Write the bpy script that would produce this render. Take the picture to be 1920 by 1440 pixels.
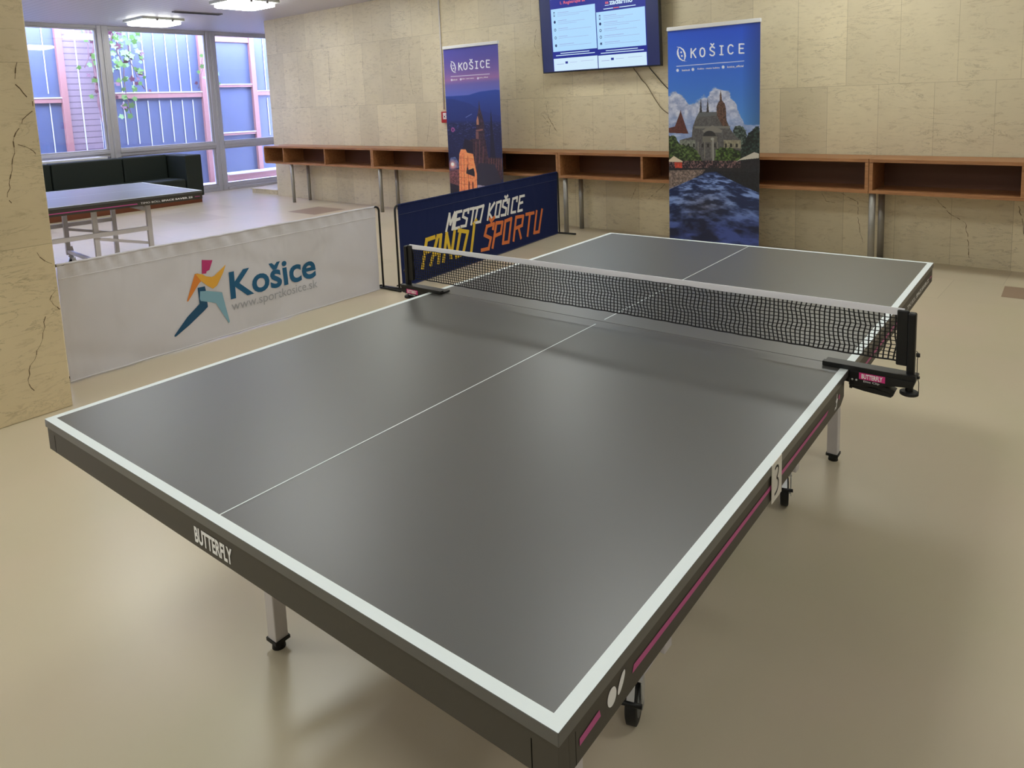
import bpy, bmesh, math, random
import numpy as np
from mathutils import Vector, Matrix
random.seed(7); rng = np.random.RandomState(5)
for o in list(bpy.data.objects): bpy.data.objects.remove(o)
S = bpy.context.scene; COL = S.collection

# ---------------------------------------------------------------- camera
cam = bpy.data.cameras.new('camera'); camo = bpy.data.objects.new('camera', cam); COL.objects.link(camo)
camo.location = (1.202117, -1.975963, 1.491517)
camo.rotation_mode = 'XYZ'; camo.rotation_euler = (1.435962, 0.038929, 0.661503)
cam.sensor_fit = 'HORIZONTAL'; cam.sensor_width = 36.0
cam.lens = 1354.11 / 1920 * 36.0
cam.shift_y = -348.9 / 1920.0          # the picture is the lower part of a taller frame
cam.clip_start = 0.02; cam.clip_end = 200
S.camera = camo
# ---------------------------------------------------------------- sky, exposure
wd = bpy.data.worlds.new('sky'); S.world = wd; wd.use_nodes = True
bg = wd.node_tree.nodes['Background']; bg.inputs[0].default_value = (0.50, 0.58, 1.0, 1); bg.inputs[1].default_value = 33.0
S.view_settings.view_transform = 'Standard'; S.view_settings.look = 'None'
S.view_settings.gamma = 1; S.view_settings.use_curve_mapping = False; S.view_settings.exposure = 0.0
LAMP_ROWS = [(3.8, 1.0), (0.7, 1.0), (-2.4, 1.0), (-5.5, 1.0)]  # last row is unseen, added to brighten the net tape and number card
LAMP_X = [-10.4, -7.85, -5.3, -2.75, -0.2, 2.35]
LAMP_EMIT = 13.8
CEIL = 2.97

# ---------------------------------------------------------------- material helpers
def lin(c):
    return tuple((x/12.92 if x <= 0.04045 else ((x+0.055)/1.055)**2.4) for x in [v/255.0 for v in c])
def mat(name, rgb, rough=0.5, metal=0.0, spec=0.5, emit=None, es=1.0):
    m = bpy.data.materials.new(name); m.use_nodes = True
    b = m.node_tree.nodes['Principled BSDF']
    b.inputs['Base Color'].default_value = (*lin(rgb), 1); b.inputs['Roughness'].default_value = rough
    b.inputs['Metallic'].default_value = metal; b.inputs['Specular IOR Level'].default_value = spec
    if emit: b.inputs['Emission Color'].default_value = (*lin(emit), 1); b.inputs['Emission Strength'].default_value = es
    return m
class NT:
    def __init__(s, m): s.t = m.node_tree; s.b = s.t.nodes['Principled BSDF']
    def n(s, typ, **k):
        x = s.t.nodes.new(typ)
        for a, v in k.items():
            if a in x.inputs.keys(): x.inputs[a].default_value = v
            else: setattr(x, a, v)
        return x
    def l(s, a, b): s.t.links.new(a, b)
    def math(s, op, a, b=None, c=None):
        x = s.t.nodes.new('ShaderNodeMath'); x.operation = op
        for i, v in enumerate((a, b, c)):
            if v is None: continue
            if isinstance(v, (int, float)): x.inputs[i].default_value = v
            else: s.l(v, x.inputs[i])
        return x.outputs[0]
    def mix(s, f, a, b, mode='MIX'):
        x = s.t.nodes.new('ShaderNodeMix'); x.data_type = 'RGBA'; x.blend_type = mode
        for i, v in ((0, f), (6, a), (7, b)):
            if isinstance(v, (int, float)): x.inputs[i].default_value = v
            elif isinstance(v, tuple): x.inputs[i].default_value = (*v, 1)
            else: s.l(v, x.inputs[i])
        return x.outputs[2]
    def ramp(s, f, pts):
        x = s.t.nodes.new('ShaderNodeValToRGB'); e = x.color_ramp.elements
        while len(e) < len(pts): e.new(0.5)
        for i, (p, c) in enumerate(pts): e[i].position = p; e[i].color = (*c, 1) if isinstance(c, tuple) else (c, c, c, 1)
        s.l(f, x.inputs[0]); return x.outputs[0]
    def coords(s, scale=(1, 1, 1), loc=(0, 0, 0), rot=(0, 0, 0), src='Object'):
        tc = s.t.nodes.new('ShaderNodeTexCoord'); mp = s.t.nodes.new('ShaderNodeMapping')
        mp.inputs['Scale'].default_value = scale; mp.inputs['Location'].default_value = loc; mp.inputs['Rotation'].default_value = rot
        s.l(tc.outputs[src], mp.inputs[0]); return mp.outputs[0]
    def noise(s, vec, scale, detail=4, rough=0.55, dist=0.0):
        x = s.n('ShaderNodeTexNoise'); x.inputs['Scale'].default_value = scale; x.inputs['Detail'].default_value = detail
        x.inputs['Roughness'].default_value = rough; x.inputs['Distortion'].default_value = dist; s.l(vec, x.inputs['Vector']); return x.outputs[0]

def marble(name, base, dark, width=0.42, height=0.9, zoff=0.6, axis='x', bricks=True, rough=0.32):
    """slabs of beige marble cladding: joints, tone per slab, thin horizontal veins"""
    m = mat(name, base, rough); t = NT(m)
    tc = t.n('ShaderNodeTexCoord'); sp = t.n('ShaderNodeSeparateXYZ'); t.l(tc.outputs['Object'], sp.inputs[0])
    cb = t.n('ShaderNodeCombineXYZ')
    t.l(sp.outputs[{'x': 0, 'y': 1}[axis]], cb.inputs[0]); t.l(t.math('SUBTRACT', sp.outputs[2], zoff), cb.inputs[1])
    br = t.n('ShaderNodeTexBrick'); t.l(cb.outputs[0], br.inputs['Vector'])
    br.inputs['Scale'].default_value = 1; br.inputs['Brick Width'].default_value = width; br.inputs['Row Height'].default_value = height
    br.inputs['Mortar Size'].default_value = 0.0022; br.inputs['Mortar Smooth'].default_value = 0.3; br.offset = 0.37
    br.inputs['Color1'].default_value = (0, 0, 0, 1); br.inputs['Color2'].default_value = (1, 1, 1, 1)
    br.inputs['Mortar'].default_value = (0.5, 0.5, 0.5, 1)
    v1 = t.coords((1.0, 1.0, 3.2)) ; v2 = t.coords((1, 1, 1))
    blot = t.noise(v2, 1.6, 5, 0.6); fine = t.noise(v1, 9, 8, 0.72, 0.6)
    b_ = lin(base); d_ = lin(dark)
    c = t.mix(t.ramp(blot, [(0.3, 0.0), (0.7, 1.0)]), tuple(x*0.91 for x in b_), tuple(min(1, x*1.05) for x in b_))
    c = t.mix(t.ramp(fine, [(0.30, 0.48), (0.46, 0.0)]), c, d_)
    # veins: ridges of stretched noise
    vn = t.noise(t.coords((0.9, 0.9, 4.0)), 2.6, 7, 0.62, 1.4)
    ridge = t.math('ABSOLUTE', t.math('SUBTRACT', vn, 0.5))
    mask = t.ramp(t.noise(v2, 2.3, 3), [(0.42, 0.0), (0.62, 1.0)])
    vein = t.math('MULTIPLY', t.ramp(ridge, [(0.0, 1.0), (0.013, 0.0)]), mask)
    c = t.mix(t.math('MULTIPLY', vein, 0.55), c, tuple(x*0.55 for x in d_))
    if bricks:
        tone = t.ramp(br.outputs[0], [(0.0, (0.90, 0.895, 0.89)), (1.0, (1.06, 1.06, 1.06))])
        c = t.mix(1.0, c, tone, 'MULTIPLY')
        c = t.mix(t.math('MULTIPLY', br.outputs[1], 0.45), c, tuple(x*0.6 for x in d_))
    t.l(c, t.b.inputs['Base Color'])
    t.l(t.ramp(fine, [(0.3, rough+0.2), (0.6, rough)]), t.b.inputs['Roughness'])
    bp = t.n('ShaderNodeBump'); bp.inputs['Strength'].default_value = 0.06; bp.inputs['Distance'].default_value = 0.004
    t.l(fine, bp.inputs['Height']); t.l(bp.outputs[0], t.b.inputs['Normal'])
    return m

M = {}
M['wall'] = marble('wall_marble', (222, 209, 176), (160, 140, 108))
M['pillar'] = marble('pillar_marble', (222, 204, 166), (170, 148, 108), 3.0, 0.9, 0.865, 'y')
M['crack'] = mat('crack', (104, 84, 58), 0.9)
# floor
def floor_mat():
    m = mat('floor_stone', (200, 184, 150), 0.3); t = NT(m)
    v = t.coords((1, 1, 1), rot=(0, 0, 0.048))
    br = t.n('ShaderNodeTexBrick'); t.l(v, br.inputs['Vector']); br.inputs['Scale'].default_value = 1
    br.inputs['Brick Width'].default_value = 0.62; br.inputs['Row Height'].default_value = 0.62; br.inputs['Mortar Size'].default_value = 0.0014
    br.inputs['Color1'].default_value = (0, 0, 0, 1); br.inputs['Color2'].default_value = (1, 1, 1, 1); br.inputs['Mortar'].default_value = (.5, .5, .5, 1)
    n1 = t.noise(v, 0.9, 3, 0.5); n2 = t.noise(v, 2.2, 4)
    a = lin((205, 192, 166)); b = lin((201, 191, 161)); c3 = lin((209, 192, 169))
    c = t.mix(t.ramp(n1, [(0.35, 0.0), (0.65, 1.0)]), b, c3)
    c = t.mix(t.ramp(n2, [(0.4, 0.0), (0.6, 0.6)]), c, a)
    # only away from the play area are the slabs told apart (x < -4 or y > 4.2)
    sp = t.n('ShaderNodeSeparateXYZ'); t.l(t.n('ShaderNodeTexCoord').outputs['Object'], sp.inputs[0])
    far = t.math('MAXIMUM', t.math('GREATER_THAN', sp.outputs[1], 3.7), t.math('LESS_THAN', sp.outputs[0], -3.9))
    tone = t.ramp(br.outputs[0], [(0.0, (0.86, 0.83, 0.80)), (0.12, (0.97, 0.97, 0.97)), (1.0, (1.03, 1.03, 1.03))])
    c = t.mix(far, c, t.mix(1.0, c, tone, 'MULTIPLY'))
    c = t.mix(t.math('MULTIPLY', t.math('MULTIPLY', br.outputs[1], far), 0.5), c, lin((130, 115, 90)))
    t.l(c, t.b.inputs['Base Color'])
    t.b.inputs['Roughness'].default_value = 0.31; t.b.inputs['Specular IOR Level'].default_value = 0.7
    return m
M['floor'] = floor_mat()
def ceil_mat():
    m = mat('ceiling_slats', (206, 203, 206), 0.45); t = NT(m)
    w = t.n('ShaderNodeTexWave'); w.wave_type = 'BANDS'; w.bands_direction = 'Y'; w.inputs['Scale'].default_value = 3.3
    t.l(t.coords(), w.inputs['Vector'])
    l_ = t.ramp(w.outputs[1], [(0.0, 0.72), (0.07, 1.0)])
    t.l(t.mix(1.0, lin((206, 203, 206)), l_, 'MULTIPLY'), t.b.inputs['Base Color'])
    return m
M['ceiling'] = ceil_mat()
M['plaster'] = mat('room_plaster', (222, 216, 200), 0.8)
def glass():
    m = bpy.data.materials.new('window_glass'); m.use_nodes = True; nt = m.node_tree; nt.nodes.clear()
    out = nt.nodes.new('ShaderNodeOutputMaterial'); mx = nt.nodes.new('ShaderNodeMixShader'); tr = nt.nodes.new('ShaderNodeBsdfTransparent')
    gl = nt.nodes.new('ShaderNodeBsdfGlossy'); fr = nt.nodes.new('ShaderNodeFresnel'); fr.inputs[0].default_value = 1.5
    tr.inputs[0].default_value = (0.93, 0.93, 0.97, 1); gl.inputs['Roughness'].default_value = 0.02
    ad = nt.nodes.new('ShaderNodeMath'); ad.operation = 'MULTIPLY_ADD'; ad.inputs[1].default_value = 0.8; ad.inputs[2].default_value = 0.03
    nt.links.new(fr.outputs[0], ad.inputs[0]); nt.links.new(ad.outputs[0], mx.inputs[0])
    nt.links.new(tr.outputs[0], mx.inputs[1]); nt.links.new(gl.outputs[0], mx.inputs[2]); nt.links.new(mx.outputs[0], out.inputs[0])
    return m
M['glass'] = glass()
M['alu'] = mat('window_aluminium', (186, 184, 186), 0.45, 0.15)
M['sill'] = mat('sill_white', (225, 225, 225), 0.4)
def wood():
    m = mat('shelf_wood', (150, 98, 58), 0.42); t = NT(m)
    n = t.noise(t.coords((1.2, 14, 14)), 3.0, 6, 0.65, 0.8)
    t.l(t.ramp(n, [(0.3, lin((132, 88, 54))), (0.55, lin((166, 116, 74))), (0.8, lin((184, 134, 90)))]), t.b.inputs['Base Color'])
    return m
M['wood'] = wood()
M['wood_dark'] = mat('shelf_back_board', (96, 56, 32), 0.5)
M['wood_base'] = mat('sofa_base_wood', (110, 58, 32), 0.5)
M['steel'] = mat('leg_grey_metal', (150, 146, 138), 0.4, 0.45)
M['white_metal'] = mat('white_painted_metal', (214, 208, 208), 0.4)
M['table'] = mat('table_top_grey', (80, 79, 76), 0.37, 0, 0.85)
M['apron'] = mat('table_frame_anthracite', (62, 57, 49), 0.5)
M['groove'] = mat('groove_black', (22, 20, 18), 0.7)
M['line'] = mat('line_white', (232, 240, 240), 0.5)
M['pink'] = mat('stripe_pink', (192, 78, 142), 0.5)
M['pinkbar'] = mat('label_magenta', (214, 50, 130), 0.5)
M['white'] = mat('print_white', (246, 245, 243), 0.6)
M['black'] = mat('black_metal', (22, 22, 23), 0.42, 0.2)
M['rubber'] = mat('black_rubber', (14, 14, 14), 0.6)
M['chrome'] = mat('zinc_plated', (205, 205, 205), 0.3, 0.45)
M['hub'] = mat('wheel_grey', (120, 122, 122), 0.5)
M['net'] = mat('net_cord_black', (18, 18, 20), 0.7)
M['tape'] = mat('net_tape_white', (242, 240, 246), 0.8)
M['card'] = mat('card_white', (228, 222, 210), 0.7)
M['ink'] = mat('ink_black', (40, 38, 36), 0.7)
def cloth(name, rgb, bump=0.6):
    m = mat(name, rgb, 0.85, 0, 0.25); t = NT(m)
    n = t.noise(t.coords((1, 1, .6)), 5, 2, 0.45, 0.3); bp = t.n('ShaderNodeBump'); bp.inputs['Strength'].default_value = bump; bp.inputs['Distance'].default_value = 0.03
    t.l(n, bp.inputs['Height']); t.l(bp.outputs[0], t.b.inputs['Normal']); return m
M['cloth_white'] = cloth('barrier_white_cloth', (216, 213, 218)); M['cloth_navy'] = cloth('barrier_navy_cloth', (26, 38, 84))
M['seam_white'] = mat('seam_pale', (226, 222, 224), 0.8); M['seam_navy'] = mat('seam_navy', (60, 66, 100), 0.8)
M['petrol'] = mat('print_petrol', (24, 92, 132), 0.7); M['petrol_dk'] = mat('print_dark_petrol', (24, 78, 112), 0.7)
M['aqua'] = mat('print_aqua', (134, 178, 196), 0.7); M['grey_txt'] = mat('print_grey', (172, 172, 178), 0.7)
M['orange'] = mat('print_orange', (226, 134, 52), 0.7); M['amber'] = mat('print_amber', (236, 176, 66), 0.7); M['berry'] = mat('print_berry', (190, 50, 112), 0.7)
M['yellow'] = mat('print_yellow', (238, 200, 60), 0.7); M['tangerine'] = mat('print_tangerine', (232, 128, 70), 0.7)
M['leather'] = mat('dark_green_leather', (34, 42, 38), 0.6, 0, 0.3)
M['tv'] = mat('tv_black', (16, 18, 26), 0.3)
M['red'] = mat('alarm_red', (176, 34, 34), 0.4)
M['cable'] = mat('cable_brown', (110, 96, 74), 0.6); M['cable_blk'] = mat('cable_black', (46, 40, 34), 0.5)
M['lampglow'] = mat('lamp_diffuser', (240, 245, 240), 0.5, emit=(251, 255, 251), es=LAMP_EMIT)
M['lampbase'] = mat('lamp_base', (200, 205, 200), 0.5)
M['vent'] = mat('vent_grey', (110, 108, 112), 0.6)
M['pinkwood'] = mat('painted_wood_pink', (136, 96, 84), 0.6)
M['bluepanel'] = mat('blue_panel', (74, 84, 100), 0.35)
M['whitestrip'] = mat('white_joint_strip', (176, 178, 170), 0.5)
def siding():
    m = mat('pale_pink_siding', (224, 196, 214), 0.6); t = NT(m)
    sp = t.n('ShaderNodeSeparateXYZ'); t.l(t.n('ShaderNodeTexCoord').outputs['Object'], sp.inputs[0])
    f = t.math('FRACT', t.math('MULTIPLY', sp.outputs[2], 9.0))
    a = lin((86, 74, 74)); b = lin((120, 106, 104))
    t.l(t.mix(t.ramp(f, [(0.0, 0.0), (0.14, 0.0), (0.2, 1.0)]), a, b), t.b.inputs['Base Color']); return m
M['siding'] = siding()
M['leaf'] = mat('leaf_green', (76, 112, 42), 0.5); M['leaf_red'] = mat('leaf_red', (70, 26, 36), 0.5); M['bark'] = mat('bark', (104, 74, 70), 0.8)
M['concrete'] = mat('courtyard_concrete', (190, 182, 186), 0.8)

# ---------------------------------------------------------------- mesh helpers
class MB:
    def __init__(s): s.v = []; s.f = []; s.m = []; s.sm = []; s.mats = []
    def mi(s, m):
        if m not in s.mats: s.mats.append(m)
        return s.mats.index(m)
    def add(s, vs, fs, m, smooth=False):
        o = len(s.v); s.v += [tuple(v) for v in vs]; i = s.mi(m)
        for f in fs: s.f.append([a+o for a in f]); s.m.append(i); s.sm.append(smooth)
        return s
    def box(s, x0, x1, y0, y1, z0, z1, m, T=None):
        vs = [(x, y, z) for z in (z0, z1) for y in (y0, y1) for x in (x0, x1)]
        if T: vs = [T @ Vector(v) for v in vs]
        return s.add(vs, [(0, 2, 3, 1), (4, 5, 7, 6), (0, 1, 5, 4), (2, 6, 7, 3), (0, 4, 6, 2), (1, 3, 7, 5)], m)
    def prism(s, pts, d, m, T=None):
        """pts: list of 3D points (planar), extruded by vector d"""
        n = len(pts); d = Vector(d); a = [Vector(p) for p in pts]; vs = a + [p + d for p in a]
        if T: vs = [T @ v for v in vs]
        fs = [tuple(range(n))[::-1], tuple(range(n, 2*n))] + [(i, (i+1) % n, n+(i+1) % n, n+i) for i in range(n)]
        return s.add(vs, fs, m)
    def flat(s, pts, m): return s.add(pts, [tuple(range(len(pts)))], m)
    def tube(s, pts, r, m, n=10, cap=True, sq=False):
        pts = [Vector(p) for p in pts]; rs = r if isinstance(r, (list, tuple)) else [r]*len(pts)
        vs = []; fs = []; up = None
        for i, p in enumerate(pts):
            d = ((pts[min(i+1, len(pts)-1)] - pts[max(i-1, 0)])).normalized()
            if up is None:
                up = Vector((0, 0, 1)) if abs(d.z) < 0.9 else Vector((0, 1, 0))
            a = d.cross(up).normalized(); b = a.cross(d).normalized(); up = b
            for k in range(n):
                t = 2*math.pi*(k + (0.5 if sq else 0))/n; vs.append(p + rs[i]*(math.cos(t)*a + math.sin(t)*b))
        for i in range(len(pts)-1):
            for k in range(n):
                fs.append((i*n+k, i*n+(k+1) % n, (i+1)*n+(k+1) % n, (i+1)*n+k))
        if cap: fs += [tuple(range(n))[::-1], tuple(range((len(pts)-1)*n, len(pts)*n))]
        return s.add(vs, fs, m, not sq)
    def disc(s, c, ax, r, th, m, n=28):
        c = Vector(c); ax = Vector(ax).normalized()
        return s.tube([c - ax*th/2, c + ax*th/2], r, m, n)
    def build(s, name, parent=None, bevel=0, seg=2):
        me = bpy.data.meshes.new(name); me.from_pydata(s.v, [], s.f)
        for m in s.mats: me.materials.append(m)
        me.polygons.foreach_set('material_index', s.m); me.polygons.foreach_set('use_smooth', s.sm); me.update()
        bm = bmesh.new(); bm.from_mesh(me); bmesh.ops.recalc_face_normals(bm, faces=bm.faces); bm.to_mesh(me); bm.free()
        o = bpy.data.objects.new(name, me); COL.objects.link(o)
        if parent: o.parent = parent
        if bevel:
            b = o.modifiers.new('bevel', 'BEVEL'); b.width = bevel; b.segments = seg; b.limit_method = 'ANGLE'; b.angle_limit = 0.6
        return o
def tag(o, label, cat, group=None, kind=None):
    o['label'] = label; o['category'] = cat
    if group: o['group'] = group
    if kind: o['kind'] = kind
    return o
def struct(o, label=None, cat=None):
    o['kind'] = 'structure'
    if label: o['label'] = label
    if cat: o['category'] = cat
    return o
def thing(name, label, cat, loc=(0, 0, 0), rz=0.0, group=None):
    o = bpy.data.objects.new(name, None); COL.objects.link(o); o.empty_display_size = 0.1
    o.location = loc; o.rotation_euler = (0, 0, rz); return tag(o, label, cat, group)
def copy_tree(o, parent=None):
    c = o.copy(); COL.objects.link(c)
    if parent: c.parent = parent
    for ch in list(o.children): copy_tree(ch, c)
    return c
def text_polys(body, bold=0.0):
    cu = bpy.data.curves.new('t', 'FONT'); cu.body = body; cu.size = 1.0; cu.offset = bold; cu.resolution_u = 4
    ob = bpy.data.objects.new('t', cu); COL.objects.link(ob); bpy.context.view_layer.update()
    dg = bpy.context.evaluated_depsgraph_get(); me = bpy.data.meshes.new_from_object(ob.evaluated_get(dg))
    vs = [(v.co.x, v.co.y) for v in me.vertices]; fs = [tuple(p.vertices) for p in me.polygons]
    bpy.data.objects.remove(ob); bpy.data.curves.remove(cu); bpy.data.meshes.remove(me)
    return vs, fs
def put_text(mb, body, m, fn, x0, x1, z0, z1, bold=0.0, cap_box=None):
    """text fitted in the box x0..x1, z0..z1; fn maps (x, z) to a point"""
    vs, fs = text_polys(body, bold)
    if not vs: return
    ax = min(v[0] for v in vs); bx = max(v[0] for v in vs); az = min(v[1] for v in vs); bz = max(v[1] for v in vs)
    if cap_box: az, bz = cap_box
    mb.add([fn(x0+(v[0]-ax)/(bx-ax)*(x1-x0), z0+(v[1]-az)/(bz-az)*(z1-z0)) for v in vs], fs, m)

# ---------------------------------------------------------------- wall frame
WA = -0.048; WROT = math.atan(WA); wt_ = Vector((math.cos(WROT), math.sin(WROT), 0)); wn_ = Vector((-math.sin(WROT), math.cos(WROT), 0)); WP = Vector((0, 4.853, 0))
def wpos(s, off=0.0, z=0.0): return WP + wt_*s - wn_*off + Vector((0, 0, z))

# ================================================================ the room
b = MB(); b.box(-11.8, 10.2, -9.2, 9.2, -0.2, 0.0, M['floor']); 
M['tile_brown'] = mat('floor_tile_brown', (158, 134, 112), 0.35)
for (x0, x1, y0, y1) in ((.84, 1.45, 3.95, 4.28), (-7.85, -7.2, 4.2, 4.75)): b.flat([(x0, y0, .0006), (x1, y0, .0006), (x1, y1, .0006), (x0, y1, .0006)], M['tile_brown'])
b.flat([(.255, 4.20, .0006), (.262, 4.20, .0006), (.33, 4.44, .0006), (.322, 4.44, .0006)], M['crack'])
fl = struct(b.build('floor'))
b = MB(); b.box(-11.8, 10.2, -9.2, 9.2, CEIL, CEIL+0.2, M['ceiling']); struct(b.build('ceiling'))
# back wall: solid block, local x along the wall
def ribbons(mb, lines, fn, m):
    for pts, w in lines:
        # jitter into a jagged crack
        P = []
        for (a, c) in zip(pts[:-1], pts[1:]):
            k = max(2, int(math.dist(a, c)/0.022))
            for i in range(k):
                t = i/k; P.append((a[0]+(c[0]-a[0])*t + random.uniform(-.006, .006)*(1 if i else .3), a[1]+(c[1]-a[1])*t))
        P.append(pts[-1])
        for i in range(len(P)-1):
            p, q = P[i], P[i+1]; d = math.dist(p, q) or 1; nx, nz = -(q[1]-p[1])/d, (q[0]-p[0])/d
            wa = w*random.uniform(.25, 1.0)*0.45
            if random.random() < 0.12: continue
            mb.flat([fn(p[0]-nx*wa, p[1]-nz*wa), fn(q[0]-nx*wa, q[1]-nz*wa), fn(q[0]+nx*wa, q[1]+nz*wa), fn(p[0]+nx*wa, p[1]+nz*wa)], m)
b = MB(); b.box(-9.72, 10.1, 0, 4.3, 0, CEIL, M['wall'])
WC = [([(-7.95, 2.35), (-7.98, 2.0), (-8.0, 1.75)], .004), ([(-7.13, 2.2), (-7.17, 1.9), (-7.12, 1.7)], .004),
      ([(-6.1, 2.3), (-6.13, 1.9), (-6.08, 1.62)], .005), ([(-5.75, 1.4), (-5.8, 1.15), (-5.85, 0.95)], .004), ([(-5.15, 1.0), (-5.05, 1.25), (-5.08, 1.5)], .004),
      ([(-3.86, 2.3), (-3.9, 2.12), (-3.83, 1.98)], .006), ([(-3.75, 1.42), (-3.72, 1.26), (-3.6, 1.1)], .008), ([(-3.82, 1.3), (-3.7, 1.18), (-3.72, 1.06)], .006),
      ([(-2.9, 2.4), (-2.92, 1.9)], .003), ([(-1.42, .62), (-1.5, .45), (-1.46, .35)], .005), ([(-2.55, .5), (-2.62, .35)], .006), ([(-2.2, .55), (-2.4, .38)], .005),
      ([(-0.46, .56), (-0.3, .48), (-0.29, .3), (-0.25, .12)], .005), ([(.3, .55), (.42, .42), (.52, .36), (.55, .2), (.56, .07)], .006),
      ([(.12+.75, .52), (.9, .4), (.92, .28), (.95, .1)], .006), ([(-.62, .58), (-.57, .47), (-.49, .46)], .004)]
ribbons(b, WC, lambda s, z: (s, -0.0008, z), M['crack'])
wb = struct(b.build('wall_back')); wb.location = WP; wb.rotation_euler = (0, 0, WROT)
# pillar
b = MB(); b.box(-3.62, -2.862, -1.36, -0.585, 0, CEIL, M['pillar'])
PC = [([(-.64, 1.765), (-.66, 1.66), (-.595, 1.577), (-.60, 1.53), (-.647, 1.49), (-.699, 1.387), (-.70, 1.33), (-.72, 1.25), (-.755, 1.12), (-.74, 1.09)], .006),
      ([(-.68, 1.37), (-.63, 1.345), (-.61, 1.32)], .005), ([(-.66, .83), (-.63, .78), (-.60, .76)], .005),
      ([(-.60, .62), (-.63, .58), (-.615, .55), (-.592, .52)], .005), ([(-.66, .5), (-.68, .42), (-.70, .36), (-.76, .25), (-.77, .18), (-.75, .14)], .005)]
ribbons(b, PC, lambda y, z: (-2.8612, y, z), M['crack'])
struct(b.build('wall_pillar', bevel=0.006))
# remaining walls
b = MB(); b.box(10.0, 10.2, -9.2, 9.2, 0, CEIL, M['plaster']); struct(b.build('wall_right'))
b = MB(); b.box(-11.8, 10.2, -9.2, -9.0, 0, CEIL, M['plaster']); struct(b.build('wall_front'))
b = MB(); b.box(-11.8, -9.6, 9.0, 9.2, 0, CEIL, M['plaster']); struct(b.build('wall_far'))
b = MB(); b.box(-11.72, -11.58, -9.2, -4.4, 0, CEIL, M['plaster']); struct(b.build('wall_left'))
# plinth block at the wall's end
b = MB(); b.box(-10.62, -9.85, 5.40, 5.75, 0, 0.07, M['wall']); b.box(-10.64, -9.83, 5.38, 5.77, 0.07, 0.085, M['wall']); struct(b.build('trim_1'))

# windows: bays between mullions
XW = -11.65; bays = [(-4.4, -2.45), (-2.45, -0.45), (-0.45, 1.52), (1.52, 3.51), (3.51, 5.41), (5.41, 7.3), (7.3, 9.0)]
for i, (y0, y1) in enumerate(bays):
    w = MB(); e = 0.085
    A = M['alu']
    # left and right half of the mullions, head, transom, bottom rail
    w.box(XW-.07, XW+.07, y0, y0+e, 0, CEIL, A); w.box(XW-.07, XW+.07, y1-e, y1, 0, CEIL, A)
    w.box(XW-.05, XW+.09, y0, y0+.02, 0, CEIL, A); w.box(XW-.05, XW+.09, y1-.02, y1, 0, CEIL, A)
    w.box(XW-.05, XW+.05, y0+e, y1-e, CEIL-.05, CEIL, A)
    w.box(XW-.06, XW+.06, y0+e, y1-e, .81, .86, A); w.box(XW-.05, XW+.08, y0+e, y1-e, .86, .915, A)
    w.box(XW-.06, XW+.10, y0+e, y1-e, 0, .05, A); w.box(XW-.05, XW+.05, y0+e, y1-e, .05, .11, A)
    # inner sash edges
    for (za, zb) in ((.915, CEIL-.05), (.11, .81)):
        w.box(XW-.03, XW+.03, y0+e, y0+e+.03, za, zb, A); w.box(XW-.03, XW+.03, y1-e-.03, y1-e, za, zb, A)
        w.box(XW-.03, XW+.03, y0+e+.03, y1-e-.03, za, za+.025, A); w.box(XW-.03, XW+.03, y0+e+.03, y1-e-.03, zb-.025, zb, A)
    f = struct(w.build('window_%d' % (i+1), bevel=0.004, seg=1))
    g = MB()
    for (za, zb) in ((.94, CEIL-.075), (.135, .785)):
        g.box(XW-.004, XW+.004, y0+e+.03, y1-e-.03, za, zb, M['glass'])
    g.build('pane', f)
b = MB(); b.box(-11.52, -11.16, -4.3, 3.2, .80, .835, M['sill']); b.box(-11.5, -11.2, -4.3, 3.16, 0, .80, M['alu']); struct(b.build('trim_2', bevel=.004))

# ================================================================ courtyard outside
b = MB(); b.box(-30, -11.8, -12, 16, -0.2, -0.02, M['concrete']); struct(b.build('trim_3'), 'pale paved ground of the courtyard outside the windows', 'ground')
fac = thing('courtyard_facade', 'blue panelled timber facade across the courtyard, seen through the windows', 'building', (-13.5, 0, -.02))
def fpart(name, boxes, bevel=0):
    q = MB()
    for (x0, x1, y0, y1, z0, z1, m) in boxes: q.box(x0, x1, y0, y1, z0, z1, m)
    return q.build(name, fac, bevel)
for (y0, y1) in ((-6, -1.2), (-1.2, 3.5), (4.16, 6.22), (6.34, 7.42), (7.55, 12.0)):
    fpart('wall_panel', [(-.12, -.06, y0, y1, 0, 3.45, M['bluepanel'])])
fpart('siding', [(-.10, -.03, 3.6, 4.14, 0, 3.45, M['siding'])])
fpart('siding_joint', [(-.03, -.022, 3.83, 3.85, 0, 3.45, M['whitestrip'])])
for y in (-6.1, -1.2, 3.5, 6.22, 7.42):
    fpart('post', [(-.12, .02, y, y+.11, 0, 3.45, M['pinkwood'])], .006)
for (y0, y1, z0, z1) in ((-1.2, 3.5, 1.78, 1.86), (4.16, 6.22, 1.83, 1.93), (6.34, 7.42, 2.03, 2.08), (6.34, 7.42, .98, 1.03), (7.53, 12, 1.84, 1.93), (6.34, 7.42, 3.0, 3.12)):
    fpart('rail', [(-.10, .0, y0, y1, z0, z1, M['pinkwood'])], .004)
    fpart('rail_cap', [(-.10, .012, y0, y1, z1, z1+.022, M['whitestrip'])])
ys = [-.8, -.1, .6, 1.3, 2.0, 2.7, 3.3, 4.6, 4.83, 5.07, 5.30, 5.54, 5.78, 6.01, 7.8, 8.1]
for i, y in enumerate(ys):
    fpart('joint_strip', [(-.055, -.045, y, y+.016, .93 if i % 3 else .75, 1.78, M['whitestrip']), (-.055, -.045, y, y+.016, 1.95, 3.4 - .1*(i % 2), M['whitestrip'])])
fpart('joint_strip', [(-.02, .03, 6.44, 6.5, 0, 3.45, M['whitestrip'])])
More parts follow.
